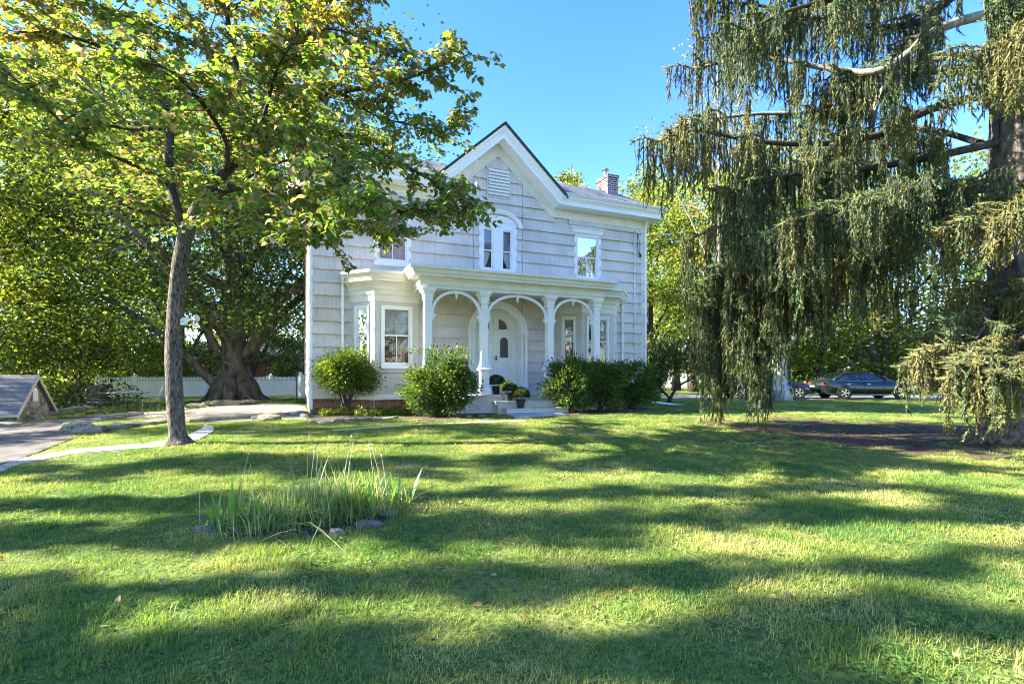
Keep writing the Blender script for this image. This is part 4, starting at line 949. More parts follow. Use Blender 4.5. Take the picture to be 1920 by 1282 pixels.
            hue = q.gauss(.9 if li in (9, 10) else .45 if li in (0, 1, 4, 11, 12) else -.3, .9); a_, b_ = (la[0] + (lb[0] - la[0]) * s, la[1] + (lb[1] - la[1]) * s); Hs = q.uniform(a_, b_)  # sunlit gold painted into the foliage of chosen limbs, strongest on low front ones
            for j in range(len(sp) - 1):                       # upright little shoots on top of the spray
                for _ in range(2):
                    a2 = q.uniform(0, 6.283); brush(Vector(sp[j]).lerp(Vector(sp[j + 1]), q.random()), Vector((math.cos(a2), math.sin(a2), q.uniform(-.5, .3))) + out * 1.3, q.uniform(.10, .2), hue)
            n3 = max(3, int(L2 / .062))
            for j in range(n3):                                # ropes of foliage hanging from it
                t_ = (j + q.random()) / n3; fj = t_ * (len(sp) - 1); jj = min(len(sp) - 2, int(fj)); p1 = Vector(sp[jj]).lerp(Vector(sp[jj + 1]), fj - jj)
                H = Hs * q.uniform(.35, 1.05); H = min(H, max(.15, p1.z - .10)); sway = Vector((q.gauss(0, .05), q.gauss(0, .05), 0)) * H
                p2 = p1 + sway + Vector((0, 0, -H))
                if H > .3: st.tube([p1, p1.lerp(p2, .5) + Vector((q.gauss(0, .015), q.gauss(0, .015), 0)), p2], [.005, .004, .002], 3, cap=False)
                if q.random() < .04: continue
                nseg = max(1, int(round(H / .26))); bare = .45 if H > 1.0 and q.random() < .3 else 0
                for g in range(nseg):
                    if g / nseg < bare: continue
                    brush(p1.lerp(p2, g / nseg), (p2 - p1).normalized() + Vector((q.gauss(0, .05), q.gauss(0, .05), 0)), H / nseg * 1.12, hue)
                    for _ in range(2):
                        a2 = q.uniform(0, 6.283); brush(p1.lerp(p2, (g + q.random()) / nseg), Vector((math.cos(a2) * .55, math.sin(a2) * .55, -1)), q.uniform(.10, .22), hue)
    st.build('hanging_twigs', M['limbbark'], root)
    # every brush is a spray of needles
    N_ = len(tw_pos); K = 15
    tq = np.array(tw_pos); td = unit(np.array(tw_dir)); tl = np.array(tw_len)[:, None]; hue = np.array(tw_hue)
    e1 = unit(np.cross(td, np.array([.13, .27, .95]))); e2 = np.cross(td, e1)
    V = np.empty((N_, K, 3, 3), np.float32)
    for k in range(K):
        s = (k + .5) / K; g = k * 2.399 + rng.uniform(0, 6.28, (N_, 1)); rad = e1 * np.cos(g) + e2 * np.sin(g)
        nl = .036 * (1 - .35 * s) * rng.uniform(.8, 1.2, (N_, 1)); b = tq + td * tl * s; wv = td * .0075
        V[:, k, 0] = b - wv; V[:, k, 1] = b + wv; V[:, k, 2] = b + rad * nl + td * nl * .9
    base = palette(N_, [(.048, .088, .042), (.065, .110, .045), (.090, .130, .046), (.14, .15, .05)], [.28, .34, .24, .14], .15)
    sun_gold = np.array([.24, .19, .06]); gm = np.clip(.12 + .22 * hue, 0, .75)[:, None]; base = base * (1 - gm) + sun_gold * gm
    core = np.empty((N_, 4, 3), np.float32)                    # three-sided core of each brush
    for j in range(3): core[:, j] = tq + (e1 * math.cos(j * 2.094) + e2 * math.sin(j * 2.094)) * .016
    core[:, 3] = tq + td * tl * 1.02
    cf = (np.array([[0, 1, 3], [1, 2, 3], [2, 0, 3]])[None] + (np.arange(N_) * 4)[:, None, None]).reshape(-1, 3) + N_ * K * 3
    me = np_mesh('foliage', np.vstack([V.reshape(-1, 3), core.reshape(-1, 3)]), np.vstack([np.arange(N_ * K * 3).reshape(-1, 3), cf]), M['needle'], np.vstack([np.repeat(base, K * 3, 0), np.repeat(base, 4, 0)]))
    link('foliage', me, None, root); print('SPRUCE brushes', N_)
spruce()

# ------------------------------------------------------------------ woods
def beech():
    global rng
    b = px(441, 751)
    t = broadleaf('beech_tree', 'ancient beech with massive flared trunk standing before the white fence', 0, 0, 19, 8.2, .16, 26000, .16, DARK + [(.085, .13, .03)], None, .58, 31, bark='beechbark', limbs=16, loc=(b.x, b.y), sub=7, flat=.4)
    tr = [c for c in t.children if c.name.startswith('trunk')][0]
    rng = np.random.default_rng(41); nc, n = 120, 16000
    C = np.stack([rng.uniform(-8.5, 4.0, nc), rng.uniform(-4.5, -.6, nc), rng.uniform(2.7, 9.5, nc)], -1); C[:, 2] += .12 * np.abs(C[:, 0])
    i_ = rng.integers(0, nc, n); pos = C[i_] + rng.normal(0, 1, (n, 3)) * np.array([.75, .7, .28])
    link('low_foliage', leaf_mesh('low_foliage', pos, np.c_[rng.normal(0, 1, (n, 2)), -.5 * np.ones(n)], rng.normal(0, .5, (n, 3)) + np.array([0, 0, 1]), rng.uniform(.10, .19, n), .7, palette(n, DARK + GREEN), M['leaf']), None, t)
    mb = MB(); q = random.Random(3)
    for k in range(9):                                        # surface roots flaring from the foot
        a = k * .7 + q.uniform(-.2, .2); r1 = q.uniform(1.1, 1.7)
        mb.tube(curve([(math.cos(a) * .34, math.sin(a) * .34, 2.6), (math.cos(a) * .42, math.sin(a) * .42, 1.3), (math.cos(a) * .70, math.sin(a) * .70, .50), (math.cos(a) * 1.0, math.sin(a) * 1.0, .14), (math.cos(a) * r1, math.sin(a) * r1, -.06)], 12), [.05 + .27 * min(1, j / 5) * (1 - max(0, j - 6) / 8) for j in range(13)], 8)
    mb.build('root', M['beechbark'], t, smooth=True)
    for pts, r in (([(-.5, -.4, .6), (-1.6, -.9, 2.0), (-3.0, -1.2, 3.3), (-4.6, -1.5, 4.4)], .19), ([(.6, -.2, 2.0), (1.5, -.6, 3.2), (2.6, -1, 4.4), (4.2, -1.4, 4.9)], .26), ([(-.5, -.5, 2.2), (-1.0, -1.0, 3.6), (-2.2, -1.6, 5.4)], .2)):
        MB().tube(curve(pts, 14), [r * (1 - .6 * i / 14) for i in range(15)][:len(curve(pts, 14))], 8).build('low_limb', M['beechbark'], t, smooth=True)
beech()
WOOD_L = 'tall leafy tree in the wood beyond the driveway'
for i, (u, d, h, r, c0, n, sz, pal, tk) in enumerate([
        (-40, 20, 17, 4.8, .14, 20000, .19, YGREEN, .42), (95, 27, 21, 5.6, .10, 21000, .21, GREEN + YGREEN, .35), (215, 34, 24, 6.6, .10, 21000, .25, YGREEN, .35),
        (335, 38, 26, 6.6, .12, 20000, .26, GREEN + YGREEN, .4), (-170, 31, 20, 6, .12, 12000, .22, GREEN, .4), (470, 42, 22, 6, .15, 12000, .24, YGREEN, .4), (575, 45, 17, 5, .15, 9000, .24, GREEN, .35), (20, 44, 30, 7.5, .10, 16000, .30, YGREEN, .4)]):
    WL_ = ['yellow green tree with a thick dark trunk directly behind the stone shed', 'tall tree rising behind the dark stone wall', 'tall yellow green tree behind the fence end next to the stone wall', 'tall tree behind the white fence and the garden table',
           'broad green tree deep in the wood beyond the shed', 'yellow green tree standing behind the beech crown', 'green treetop between the beech and the house corner', 'tallest yellow green tree at the back of the wood']
    broadleaf('woodland_tree', WL_[i], u, d, h, r, c0, n, sz, pal, None, tk, 100 + i, 'trees in the wood beyond the driveway', limbs=17, sub=6, clumpf=.135 + .03 * (i % 3), flat=.42)
for i, (u, d, h, r) in enumerate([(60, 19, 4.6, 2.2), (150, 22, 5.2, 2.3), (-80, 16, 4.2, 2.0), (250, 30.5, 4.4, 2.6), (320, 33.5, 4.2, 2.6), (390, 36, 4.0, 2.4), (20, 24, 5.0, 2.6), (535, 34, 5.0, 1.7)]):
    BL_ = ['leafy bush growing behind the shed roof', 'tall leafy bush behind the dark stone wall', 'leafy bush beside the driveway before the thick dark trunk', 'bush behind the white fence at its far end from the house', 'bush behind the white fence beyond the garden table', 'bush behind the white fence beside the maroon wall', 'broad bush between the shed and the stone wall', 'dark bush behind the fence between the beech and the house corner']
    broadleaf('understorey_bush', BL_[i], u, d, h, r, .06, 7000, .13, DARK + YGREEN[:2], None, .08, 140 + i, 'bushes at the edge of the wood', limbs=10, sub=5, flat=.6, cat='bush')
for i, (u, d, h, r, c0, n, sz, pal) in enumerate([
        (1222, 33, 15.2, 3.6, .16, 15000, .20, YGREEN + GREEN), (1300, 38, 18.0, 4.8, .10, 15000, .23, YGREEN), (1420, 46, 23, 6.0, .08, 15000, .28, GREEN + YGREEN), (1540, 42, 21, 5.6, .06, 15000, .27, YGREEN),
        (1660, 40, 22, 6.0, .06, 15000, .27, GREEN + YGREEN), (1790, 44, 23, 6.2, .06, 15000, .28, YGREEN), (1930, 40, 22, 6.4, .06, 14000, .28, GREEN), (1186, 44, 20, 3.6, .2, 11000, .25, YGREEN), (1268, 42, 23, 4.6, .1, 12000, .26, GREEN + YGREEN), (1485, 52, 30, 7, .1, 12000, .34, YGREEN + GREEN)]):
    SL_ = ['bright green tree beside the house corner with the downspout', 'yellow green tree between the house and the hanging spruce curtains', 'broad green tree behind the black car', 'yellow green tree behind the rear of the green sedan', 'large green tree behind the bonnet of the green sedan', 'yellow green tree across the street before the pale grey house', 'large green tree behind the spruce trunk', 'tall yellow green treetop above the roof behind the chimney', 'tall green tree between the house corner and the spruce', 'tallest green tree behind the hanging spruce curtains']
    broadleaf('street_tree', SL_[i], u, d, h, r, c0, n, sz, pal, None, .3, 200 + i, 'trees across the street', limbs=16, sub=6, clumpf=.16)
broadleaf('birch_tree', 'thin tree with sparse yellow leaves behind the spruce', 1345, 24, 17.5, 3.0, .35, 3600, .13, [(.30, .24, .04), (.24, .23, .05), (.16, .18, .04)], None, .16, 301, limbs=13, sub=5, bark='greybranch')
broadleaf('maple_tree', 'leafy treetop rising behind the roof between gable and chimney', 1072, 46, 23.0, 2.6, .30, 11000, .26, YGREEN, None, .3, 302, limbs=12)
pt = broadleaf('plane_tree', 'tree with pale peeling bark at the kerb beside the parked cars', 1463, 25.5, 12, 3.6, .35, 7000, .18, GREEN, None, .42, 303, bark='palebark', limbs=10)
# crooked little tree beside the downspout
c0 = px(1254, 757)
ct = tag(empty('crooked_tree', c0 - Vector((0, 0, .03))), 'small crooked tree forking low beside the downspout', 'tree')
mt = MB().tube([(0, 0, 0), (.03, 0, .14), (.06, 0, .25)], [.10, .085, .075], 10); mt.tube(curve([(.05, 0, .22), (.18, 0, .5), (.42, -.1, .78), (.8, -.1, 1.0), (1.1, -.1, 1.4), (1.2, -.1, 2.2)], 18), [.06] * 6 + [.045] * 6 + [.03] * 4, 8) if False else MB().tube([(0, 0, -.02), (.03, 0, .14), (.06, 0, .26)], [.10, .085, .075], 10)
for pts, r in (([(.05, 0, .2), (.20, 0, .5), (.45, -.1, .78), (.85, -.1, 1.0), (1.15, -.1, 1.4), (1.25, -.1, 2.2)], .06), ([(.05, 0, .2), (-.12, 0, .42), (-.3, 0, .55), (-.34, .05, .9), (-.2, .05, 1.5), (-.25, .1, 2.1)], .05), ([(.2, 0, .5), (.28, .1, .9), (.25, .1, 1.4), (.35, .1, 2.2)], .035)):
    pl = curve(pts, 15); mt.tube(pl, [r * (1 - .75 * i / (len(pl) - 1)) for i in range(len(pl))], 8)
mt.build('trunk', M['stem'], ct, smooth=True)
rng = np.random.default_rng(77); n = 5200
cl = np.array([(1.2, -.1, 2.2), (.9, -.1, 1.7), (-.25, .1, 2.0), (.35, .1, 2.2), (-.5, 0, 1.7), (.4, 0, 1.6), (1.5, 0, 1.6), (.0, .1, 1.4)]); i_ = rng.integers(0, len(cl), n)
off = rng.normal(0, 1, (n, 3)) * np.array([.34, .34, .32]); pos = cl[i_] + off; 
link('crown', leaf_mesh('crown', pos, np.c_[rng.normal(0, .4, (n, 2)), -np.ones(n)], rng.normal(0, 1, (n, 3)), rng.uniform(.07, .14, n), .3, palette(n, DARK), M['leaf']), None, ct)

# far edge of the neighbourhood: a mass of foliage nobody could count
rng = np.random.default_rng(400); n = 42000
th_ = rng.uniform(-1.15, 1.15, n); rr = rng.uniform(58, 82, n); hh = 5.5 + 2.5 * np.sin(th_ * 23) + 1.8 * np.sin(th_ * 51 + 1)
hh = np.where(np.abs(th_ - .02) < .32, hh * .7, hh)
pos = np.stack([np.sin(th_) * rr, np.cos(th_) * rr, rng.random(n) ** .8 * hh], -1)
tag(link('far_trees', leaf_mesh('far_trees', pos, rng.normal(0, 1, (n, 3)), rng.normal(0, 1, (n, 3)) + np.array([0, 0, .6]), rng.uniform(.5, .95, n), .75, palette(n, GREEN + YGREEN + DARK), M['leaf'])), 'distant mass of trees closing the view', 'trees', kind='stuff')

# ------------------------------------------------------------------ shrubs by the house
def shrub(label, base, rx, ry, z0, z1, n, size, pal, seed, stems=7, top_tuft=0, group=None, w=None, mat='leaf', boxy=False):
    global rng
    rng = np.random.default_rng(seed); q = random.Random(seed)
    root = tag(empty('shrub', (base[0], base[1], gz(base[0], base[1]) - .02)), label, 'shrub', group); sm = MB(); cl = []
    for k in range(stems):
        az = k * 2.399; f = math.sqrt((k + .5) / stems); e_ = Vector((rx * .75 * f * math.cos(az), ry * .75 * f * math.sin(az), z0 + (z1 - z0) * q.uniform(.35, .75)))
        b0 = Vector((q.gauss(0, .05), q.gauss(0, .05), 0)); pl = curve([b0, b0.lerp(e_, .35) * 1.0 + Vector((0, 0, .12)), e_], 8)
        sm.tube(pl, [.03 * (1 - .7 * i / (len(pl) - 1)) for i in range(len(pl))], 5)
        for _ in range(3):
            e2 = e_ + Vector((q.gauss(0, rx * .3), q.gauss(0, ry * .3), q.gauss(0, (z1 - z0) * .25))); sm.tube([Vector(pl[-3]), e2], [.012, .005], 4, cap=False)
    sm.build('stems', M['stem'], root, smooth=True)
    nc = 64
    while len(cl) < nc:
        p = np.array([q.uniform(-1, 1), q.uniform(-1, 1), q.uniform(-1, 1)]); l = np.linalg.norm(p)
        l = (abs(p[0]) ** 3 + abs(p[1]) ** 3 + abs(p[2]) ** 3) ** (1 / 3) if boxy else l
        if l < 1 and l > .35: cl.append(p)
    cl = np.array(cl) * np.array([rx * .86, ry * .86, (z1 - z0) / 2 * .86]) + np.array([0, 0, (z0 + z1) / 2])
    i_ = rng.integers(0, nc, n); s_ = min(rx, ry) * .20; off = rng.normal(0, s_, (n, 3)) * np.array([1, 1, .75]); pos = cl[i_] + off
    if top_tuft: 
        k = rng.random(n) < top_tuft; pos[k, 2] = z1 - .02 + np.abs(rng.normal(0, .09, k.sum()))
    pos[:, 2] = np.maximum(.08, pos[:, 2])
    d = unit(pos - np.array([0, 0, (z0 + z1) / 2]) + rng.normal(0, .35, (n, 3))); nr = unit(rng.normal(0, .7, (n, 3)) + np.array([0, 0, 1]))
    link('foliage', leaf_mesh('foliage', pos, d, nr, size * rng.uniform(.6, 1.3, n), .42, palette(n, pal, w) * (1 + rng.normal(0, .15, (nc, 1)))[i_].clip(.6, 1.5), M[mat]), None, root)
    return root
FRESH = [(.085, .15, .032), (.065, .125, .028), (.14, .20, .038)]; BOX = [(.040, .085, .024), (.058, .108, .028), (.085, .140, .032)]
shrub('round clipped shrub on bare branching stems next to the gravel track', px(650, 777), .92, .75,   .60, 1.78, 14000, .085, FRESH, 1, 9)
shrub('dense dark green shrub beside the porch steps under the first arch', px(826, 781), 1.00, .62, .04, 1.66, 17000, .085, BOX + FRESH[:1], 2, 8, .02, boxy=True)
hg = ['evergreen shrub next to the porch steps, largest of the row of three', 'evergreen shrub in the middle of the row of three', 'evergreen shrub of the row of three, next to the corner downspout']
for i, (u, v, rx, z1) in enumerate(((1072, 774, .82, 1.60), (1126, 771, .78, 1.56), (1182, 767, .84, 1.54))):
    shrub(hg[i], px(u, v), rx, .58, .10, z1, 12000, .085, BOX + FRESH[:2], 10 + i, 7, 0, 'row of three evergreen shrubs', boxy=True)
shrub('shaggy dark bush at the corner of the house by the downspout', px(1222, 757), .55, .55, .08, 1.35, 5000, .08, DARK, 15)
# low ground cover along the left foundation
rng = np.random.default_rng(500); n = 5200
s_ = rng.random(n); hx = .25 + s_ * 4.2; hy = -.35 - .75 * rng.random(n) - np.where(np.abs(hx - 2.3) < 1.2, .55, 0); wx = np.array([list(h2w(a, b)) for a, b in zip(hx, hy)])
lump = .10 + .10 * np.sin(hx * 6) ** 2 + .06 * np.sin(hx * 17); pos = wx.copy(); pos[:, 2] = terrain(wx[:, 0], wx[:, 1]) + rng.random(n) * lump
tag(link('ground_cover', leaf_mesh('ground_cover', pos, np.c_[rng.normal(0, 1, (n, 2)), rng.uniform(.1, 1, n)], rng.normal(0, .5, (n, 3)) + np.array([0, 0, 1]), rng.uniform(.05, .11, n), .5, palette(n, YGREEN + FRESH), M['leaf'])), 'low bright green ground cover along the foundation', 'ground cover', kind='stuff')

# potted mums on the steps
def mum(label, hx_, hy_, z, s, seed):
    global rng
    rng = np.random.default_rng(seed); p = h2w(hx_, hy_, z)
    root = tag(empty('potted_mum', p), label, 'potted plant', 'mums on the porch steps')
    MB().lathe([(.085 * s, 0), (.12 * s, .20 * s), (.132 * s, .20 * s), (.135 * s, .235 * s), (.12 * s, .235 * s), (.115 * s, .20 * s), (0, .19 * s)], 20).build('pot', M['pot'], root)
    n = 2600; v = unit(rng.normal(0, 1, (n, 3))); v[:, 2] = np.abs(v[:, 2]) * 1.0 - .25; v = unit(v); r_ = rng.uniform(.86, 1.04, n)[:, None]
    pos = v * r_ * np.array([.225, .225, .20]) * s + np.array([0, 0, .34 * s])
    col = palette(n, [(.035, .065, .018), (.055, .09, .022), (.08, .11, .025)]); bud = (rng.random(n) < .06) & (v[:, 2] > .1); col[bud] = palette(int(bud.sum()), [(.26, .22, .05), (.20, .2, .05)])
    link('foliage', leaf_mesh('foliage', pos, v + rng.normal(0, .4, (n, 3)), v + rng.normal(0, .5, (n, 3)), rng.uniform(.03, .05, n) * s, .6, col, M['leaf']), None, root)
mum('potted mum on the porch floor beside the pedestal', 5.02, -1.50, .532, 1.0, 61)
mum('potted mum standing on the upper porch step', 5.20, -1.98, .346, 1.0, 62)
mum('potted mum standing on the lowest porch step', 5.42, -2.33, .166, 1.05, 63)

# flagstone before the steps
fs = [px(*p) for p in ((944, 776), (1020, 773), (1062, 779), (968, 785))]
mb = MB(); zt = max(p.z for p in fs) + .045; mb.prism([(p.x, p.y) for p in fs], lambda p, w: (p[0], p[1], w), zt - .09, zt)
tag(mb.build('flagstone', M['slate']), 'blue slate flagstone at the foot of the porch steps', 'flagstone')
# loose extension spout lying by the hedge
a, b = px(1176, 752), px(1201, 759)
tag(MB().tube([a + Vector((0, 0, .05)), b + Vector((0, 0, .03))], .028, 4).build('spout', M['trim']), 'loose white spout lying below the hedge', 'spout')

# ------------------------------------------------------------------ white fence at the back of the yard
fa, fb = pd(183, 747, 28.0), pd(566, 744.5, 31.2)
fdir = Vector((fb.x - fa.x, fb.y - fa.y, 0)); flen = fdir.length; fdir.normalize(); fang = math.atan2(fdir.y, fdir.x)
FZ = gz((fa.x + fb.x) / 2, (fa.y + fb.y) / 2) - .02
fence = tag(empty('fence', (fa.x, fa.y, FZ), fang), 'white vinyl fence with scalloped picket top behind the beech', 'fence')
npan = 6; plen = flen / npan
for i in range(npan + 1):
    po = MB().bbox(i * plen - .065, i * plen + .065, -.065, .065, -.1, 1.30, .008).build('post', M['vinyl'], fence)
    MB().sq_lathe([(.075, 1.30), (.08, 1.325), (.05, 1.36), (.0, 1.385)], (i * plen, 0)).build('post_cap', M['vinyl'], po)
for i in range(npan):
    x0, x1 = i * plen + .066, (i + 1) * plen - .066; pn = MB(); k = 12; w = (x1 - x0) / k
    for j in range(k): pn.box(x0 + j * w + .003, x0 + (j + 1) * w - .003, -.012, .012, .09, .90)
    pan_ = pn.build('panel', M['vinyl'], fence)
    for z0, z1 in ((.04, .13), (.88, .97), (1.06, 1.12)): MB().box(x0, x1, -.028, .028, z0, z1).build('rail', M['vinyl'], pan_)
    pk = MB(); k = 22; w = (x1 - x0) / k
    for j in range(k):
        f = (j + .5) / k; top = 1.20 + .12 * (abs(2 * f - 1)) ** 3
        a = x0 + (j + .5) * w; pk.add([(a - .02, -.01, .96), (a + .02, -.01, .96), (a + .02, .01, .96), (a - .02, .01, .96), (a - .02, -.01, top - .03), (a + .02, -.01, top - .03), (a + .02, .01, top - .03), (a - .02, .01, top - .03), (a, 0, top)],
                                      [(0, 1, 5, 4), (1, 2, 6, 5), (2, 3, 7, 6), (3, 0, 4, 7), (4, 5, 8), (5, 6, 8), (6, 7, 8), (7, 4, 8)])
    pk.build('picket_row', M['vinyl'], pan_)
# return panel beside the house
g0 = pd(563, 752, 24.5)
gate = tag(empty('fence_gate', (g0.x, g0.y, gz(g0.x, g0.y)), R(80)), 'short white fence return at the back of the gravel track', 'fence')
for i in range(2): MB().bbox(i * 1.6 - .06, i * 1.6 + .06, -.06, .06, -.1, 1.25, .008).build('post', M['vinyl'], gate)
pn = MB()
for j in range(9): pn.box(.07 + j * .163, .07 + j * .163 + .157, -.012, .012, .08, 1.05)
gp = pn.build('panel', M['vinyl'], gate)
for z0, z1 in ((.05, .14), (1.0, 1.09)): MB().box(.062, 1.538, -.028, .028, z0, z1).build('rail', M['vinyl'], gp)
p = px(556, 754)
tag(MB().tube([(p.x, p.y, gz(p.x, p.y) - .05), (p.x, p.y, 1.25)], .03, 8).build('iron_post', M['iron']), 'thin dark iron post before the white fence', 'post')

# ------------------------------------------------------------------ stone shed, stone wall
sh0 = px(63, 788); SHW, SHL = 1.5, 3.4
shed = tag(empty('stone_shed', (sh0.x, sh0.y, gz(sh0.x, sh0.y)), R(18)), 'low fieldstone shed with grey shingled gable roof beside the driveway', 'shed')
# local: gable end at x = 0 facing +x, ridge along x
ap, ev, hw = 1.27, .26, .80
gmesh = MB().prism([(-hw, -.15), (hw, -.15), (hw, ev + .12), (0, ap - .06), (-hw, ev + .12)], lambda p, w: (w, p[0], p[1]), -SHL, 0)
gw = gmesh.build('stone_wall', M['rock'], shed)
for k in range(60):
    yy, zz = rnd.uniform(-hw + .08, hw - .08), rnd.uniform(0, ap - .25)
    if zz > ev + (1 - abs(yy) / hw) * (ap - ev) - .14: continue
    if abs(yy) < .16 and .45 < zz < .95: continue
    link('stone', rnd.choice(ROCKS + ROCKS2), None, gw, (.0, yy, zz), (rnd.uniform(0, 3), 0, 0), (.04, rnd.uniform(.06, .12), rnd.uniform(.045, .08)))
for k in range(26): link('stone', rnd.choice(ROCKS + ROCKS2), None, gw, (rnd.uniform(-SHL, 0), -hw, rnd.uniform(-.05, .22)), (0, 0, 0), (rnd.uniform(.09, .16), .04, rnd.uniform(.05, .09)))
va = [(-.11, .55), (.11, .55), (.11, .80)] + [(.11 * math.cos(g), .80 + .13 * math.sin(g)) for g in np.linspace(.2, math.pi - .2, 9)] + [(-.11, .80)]
vt = MB().prism(va, lambda p, w: (w, p[0], p[1]), .03, .05).build('vent', M['trim'], shed)
for k in range(6): MB().box(.05, .065, -.09, .09, .58 + k * .05, .60 + k * .05).build('vent_slat', M['greywall'], vt)
for sg in (-1, 1):
    sl = [(sg * 0, ap + .03), (sg * (hw + .14), ev - .02), (sg * (hw + .14), ev - .06), (0, ap - .02)]
    rfp = MB().prism(sl, lambda p, w: (w, p[0], p[1]), -SHL - .1, .10).build('roof_slope', M['shedroof'], shed)
    n_ = 9
    for k in range(n_):                                      # rows of roof shingles
        a, b = k / n_, (k + 1.08) / n_; ln_ = Vector((hw + .14, -(ap + .03 - ev + .02)))
        p0, p1 = Vector((0, ap + .034)) + ln_ * a, Vector((0, ap + .034)) + ln_ * min(1, b)
        nr = Vector((ln_.y, -ln_.x)).normalized() * -1
        q = [p0 + nr * .004, p1 + nr * .016, p1 + nr * .004, p0]
        MB().prism([(sg * t.x, t.y) for t in q], lambda p, w: (w, p[0], p[1]), -SHL - .12, .105).build('shingle_row', M['shedroof'], rfp)
    bb = [(0, ap + .03), (sg * (hw + .16), ev - .03), (sg * (hw + .16), ev - .13), (0, ap - .08)]
    MB().prism(bb, lambda p, w: (w, p[0], p[1]), .105, .135).build('bargeboard', M['bargeboard'], shed)
MB().box(-SHL, .10, -hw - .16, -hw - .10, ev - .10, ev - .02).build('eave_board', M['bargeboard'], shed)

w0, w1 = px(92, 766), px(196, 757)
wd = Vector((w1.x - w0.x, w1.y - w0.y, 0)); wlen = wd.length; wang = math.atan2(wd.y, wd.x)
swall = tag(empty('stone_wall', (w0.x, w0.y, gz(w0.x, w0.y)), wang), 'dark dry stone wall between the shed and the white fence', 'stone wall')
core = MB().box(0, wlen, -.10, .22, -.2, .72).build('core', M['rock'], swall)
z = .02; row = 0
while z < .76:
    x = -.05; hgt = rnd.uniform(.12, .17)
    while x < wlen:
        w = rnd.uniform(.2, .42); link('stone', rnd.choice(ROCKS), None, core, (x + w / 2, -.06, z + hgt / 2), (0, rnd.uniform(-.06, .06), 0), (w * .56, .15, hgt * .72)); x += w
    z += hgt

# ------------------------------------------------------------------ garden table and chairs
tb = px(236, 773)
table = tag(empty('garden_table', (tb.x, tb.y, gz(tb.x, tb.y))), 'round wrought iron garden table with glass top on the back lawn', 'table')
MB().lathe([(0, .655), (.60, .655), (.61, .663), (.60, .672), (0, .672)], 28).build('table_top', M['tableglass'], table)
MB().tube([(.615 * math.cos(a), .615 * math.sin(a), .655) for a in np.linspace(0, 6.283, 29)], .014, 6, cap=False).build('rim', M['iron'], table)
for k in range(4):
    a = k * math.pi / 2 + .5
    MB().tube(curve([(.5 * math.cos(a), .5 * math.sin(a), .65), (.2 * math.cos(a), .2 * math.sin(a), .40), (.16 * math.cos(a), .16 * math.sin(a), .26), (.42 * math.cos(a), .42 * math.sin(a), .0)], 12), .013, 6).build('leg', M['iron'], table)
MB().tube([(.19 * math.cos(a), .19 * math.sin(a), .33) for a in np.linspace(0, 6.283, 15)], .01, 5, cap=False).build('stretcher', M['iron'], table)
def gchair(p, rz, label):
    c = tag(empty('garden_chair', (p.x, p.y, gz(p.x, p.y)), rz), label, 'chair', 'wrought iron chairs round the garden table')
    s = MB()
    for k in range(7): s.box(-.21, .21, -.2 + k * .062, -.2 + k * .062 + .02, .40, .408)
    s.tube([(-.22, -.22, .40), (.22, -.22, .40), (.22, .22, .40), (-.22, .22, .40), (-.22, -.22, .40)], .011, 6); s.build('seat', M['iron'], c)
    b = MB().tube(curve([(-.22, .22, .40), (-.22, .28, .65), (-.17, .33, .80), (0, .35, .85), (.17, .33, .80), (.22, .28, .65), (.22, .22, .40)], 24), .012, 6)
    for x in (-.12, -.06, 0, .06, .12): b.tube([(x, .22, .41), (x * .9, .29, .66), (x * .8, .345, .83)], .006, 5)
    b.build('backrest', M['iron'], c)
    for x, y in ((-.22, -.22), (.22, -.22), (-.22, .22), (.22, .22)): MB().tube([(x, y, .40), (x * 1.08, y * 1.1, 0)], .011, 6).build('leg', M['iron'], c)
gchair(px(187, 777), R(75), 'wrought iron chair pulled out on the shed side of the table')
gchair(px(238, 764), R(10), 'wrought iron chair tucked in behind the garden table')
gchair(px(290, 772), R(-80), 'wrought iron chair between the table and the dogwood trunk')

# ------------------------------------------------------------------ stones
for u, v, sx, sz in ((16, 801, .30, .12), (62, 789, .26, .16)): rock(px(u, v), sx, sx * .6, sz, 'rounded boulder beside the driveway at the stone shed', 'boulders by the stone shed', False, .2)
line = [(92, 779), (105, 777), (118, 776), (130, 773), (143, 771), (154, 769), (165, 768)]
for u, v in line: rock(px(u, v), rnd.uniform(.18, .30), rnd.uniform(.13, .2), rnd.uniform(.10, .16), 'mossy stone in the row between shed and garden table', 'stones between shed and table', True)
rock(px(148, 812), .33, .24, .20, 'large mossy boulder at the corner of the driveway', None, True, .3)
rock(px(164, 813), .26, .18, .13, 'flat dark stone leaning on the corner boulder', None, False, .1)
for u, v in ((182, 809), (204, 806), (226, 803), (246, 800), (268, 798), (285, 794), (304, 792), (370, 791), (392, 789), (412, 787), (436, 786), (455, 785), (474, 784), (492, 786), (505, 788)):
    rock(px(u, v), rnd.uniform(.22, .36), rnd.uniform(.12, .18), rnd.uniform(.07, .12), 'low mossy stone edging the gravel track', 'stones edging the gravel track', True, rnd.uniform(-.3, .3))
for u, v in ((210, 786), (222, 783), (238, 781), (255, 779)): rock(px(u, v), .26, .16, .10, 'weathered stone edging the lawn below the garden table', 'stones below the garden table', False, .1)
for u, v in ((352, 766), (370, 763), (390, 761), (408, 760), (425, 759), (442, 759), (462, 758)): rock(px(u, v), rnd.uniform(.35, .55), rnd.uniform(.25, .4), rnd.uniform(.10, .17), 'mossy rock heaped round the roots of the beech', 'rocks at the foot of the beech', True)
for u, v in ((528, 782), (541, 779), (553, 780), (563, 777), (573, 783)): rock(px(u, v), rnd.uniform(.14, .22), .13, rnd.uniform(.07, .11), 'tan stone at the house corner beside the gravel track', 'stones at the gravel track house corner', False)
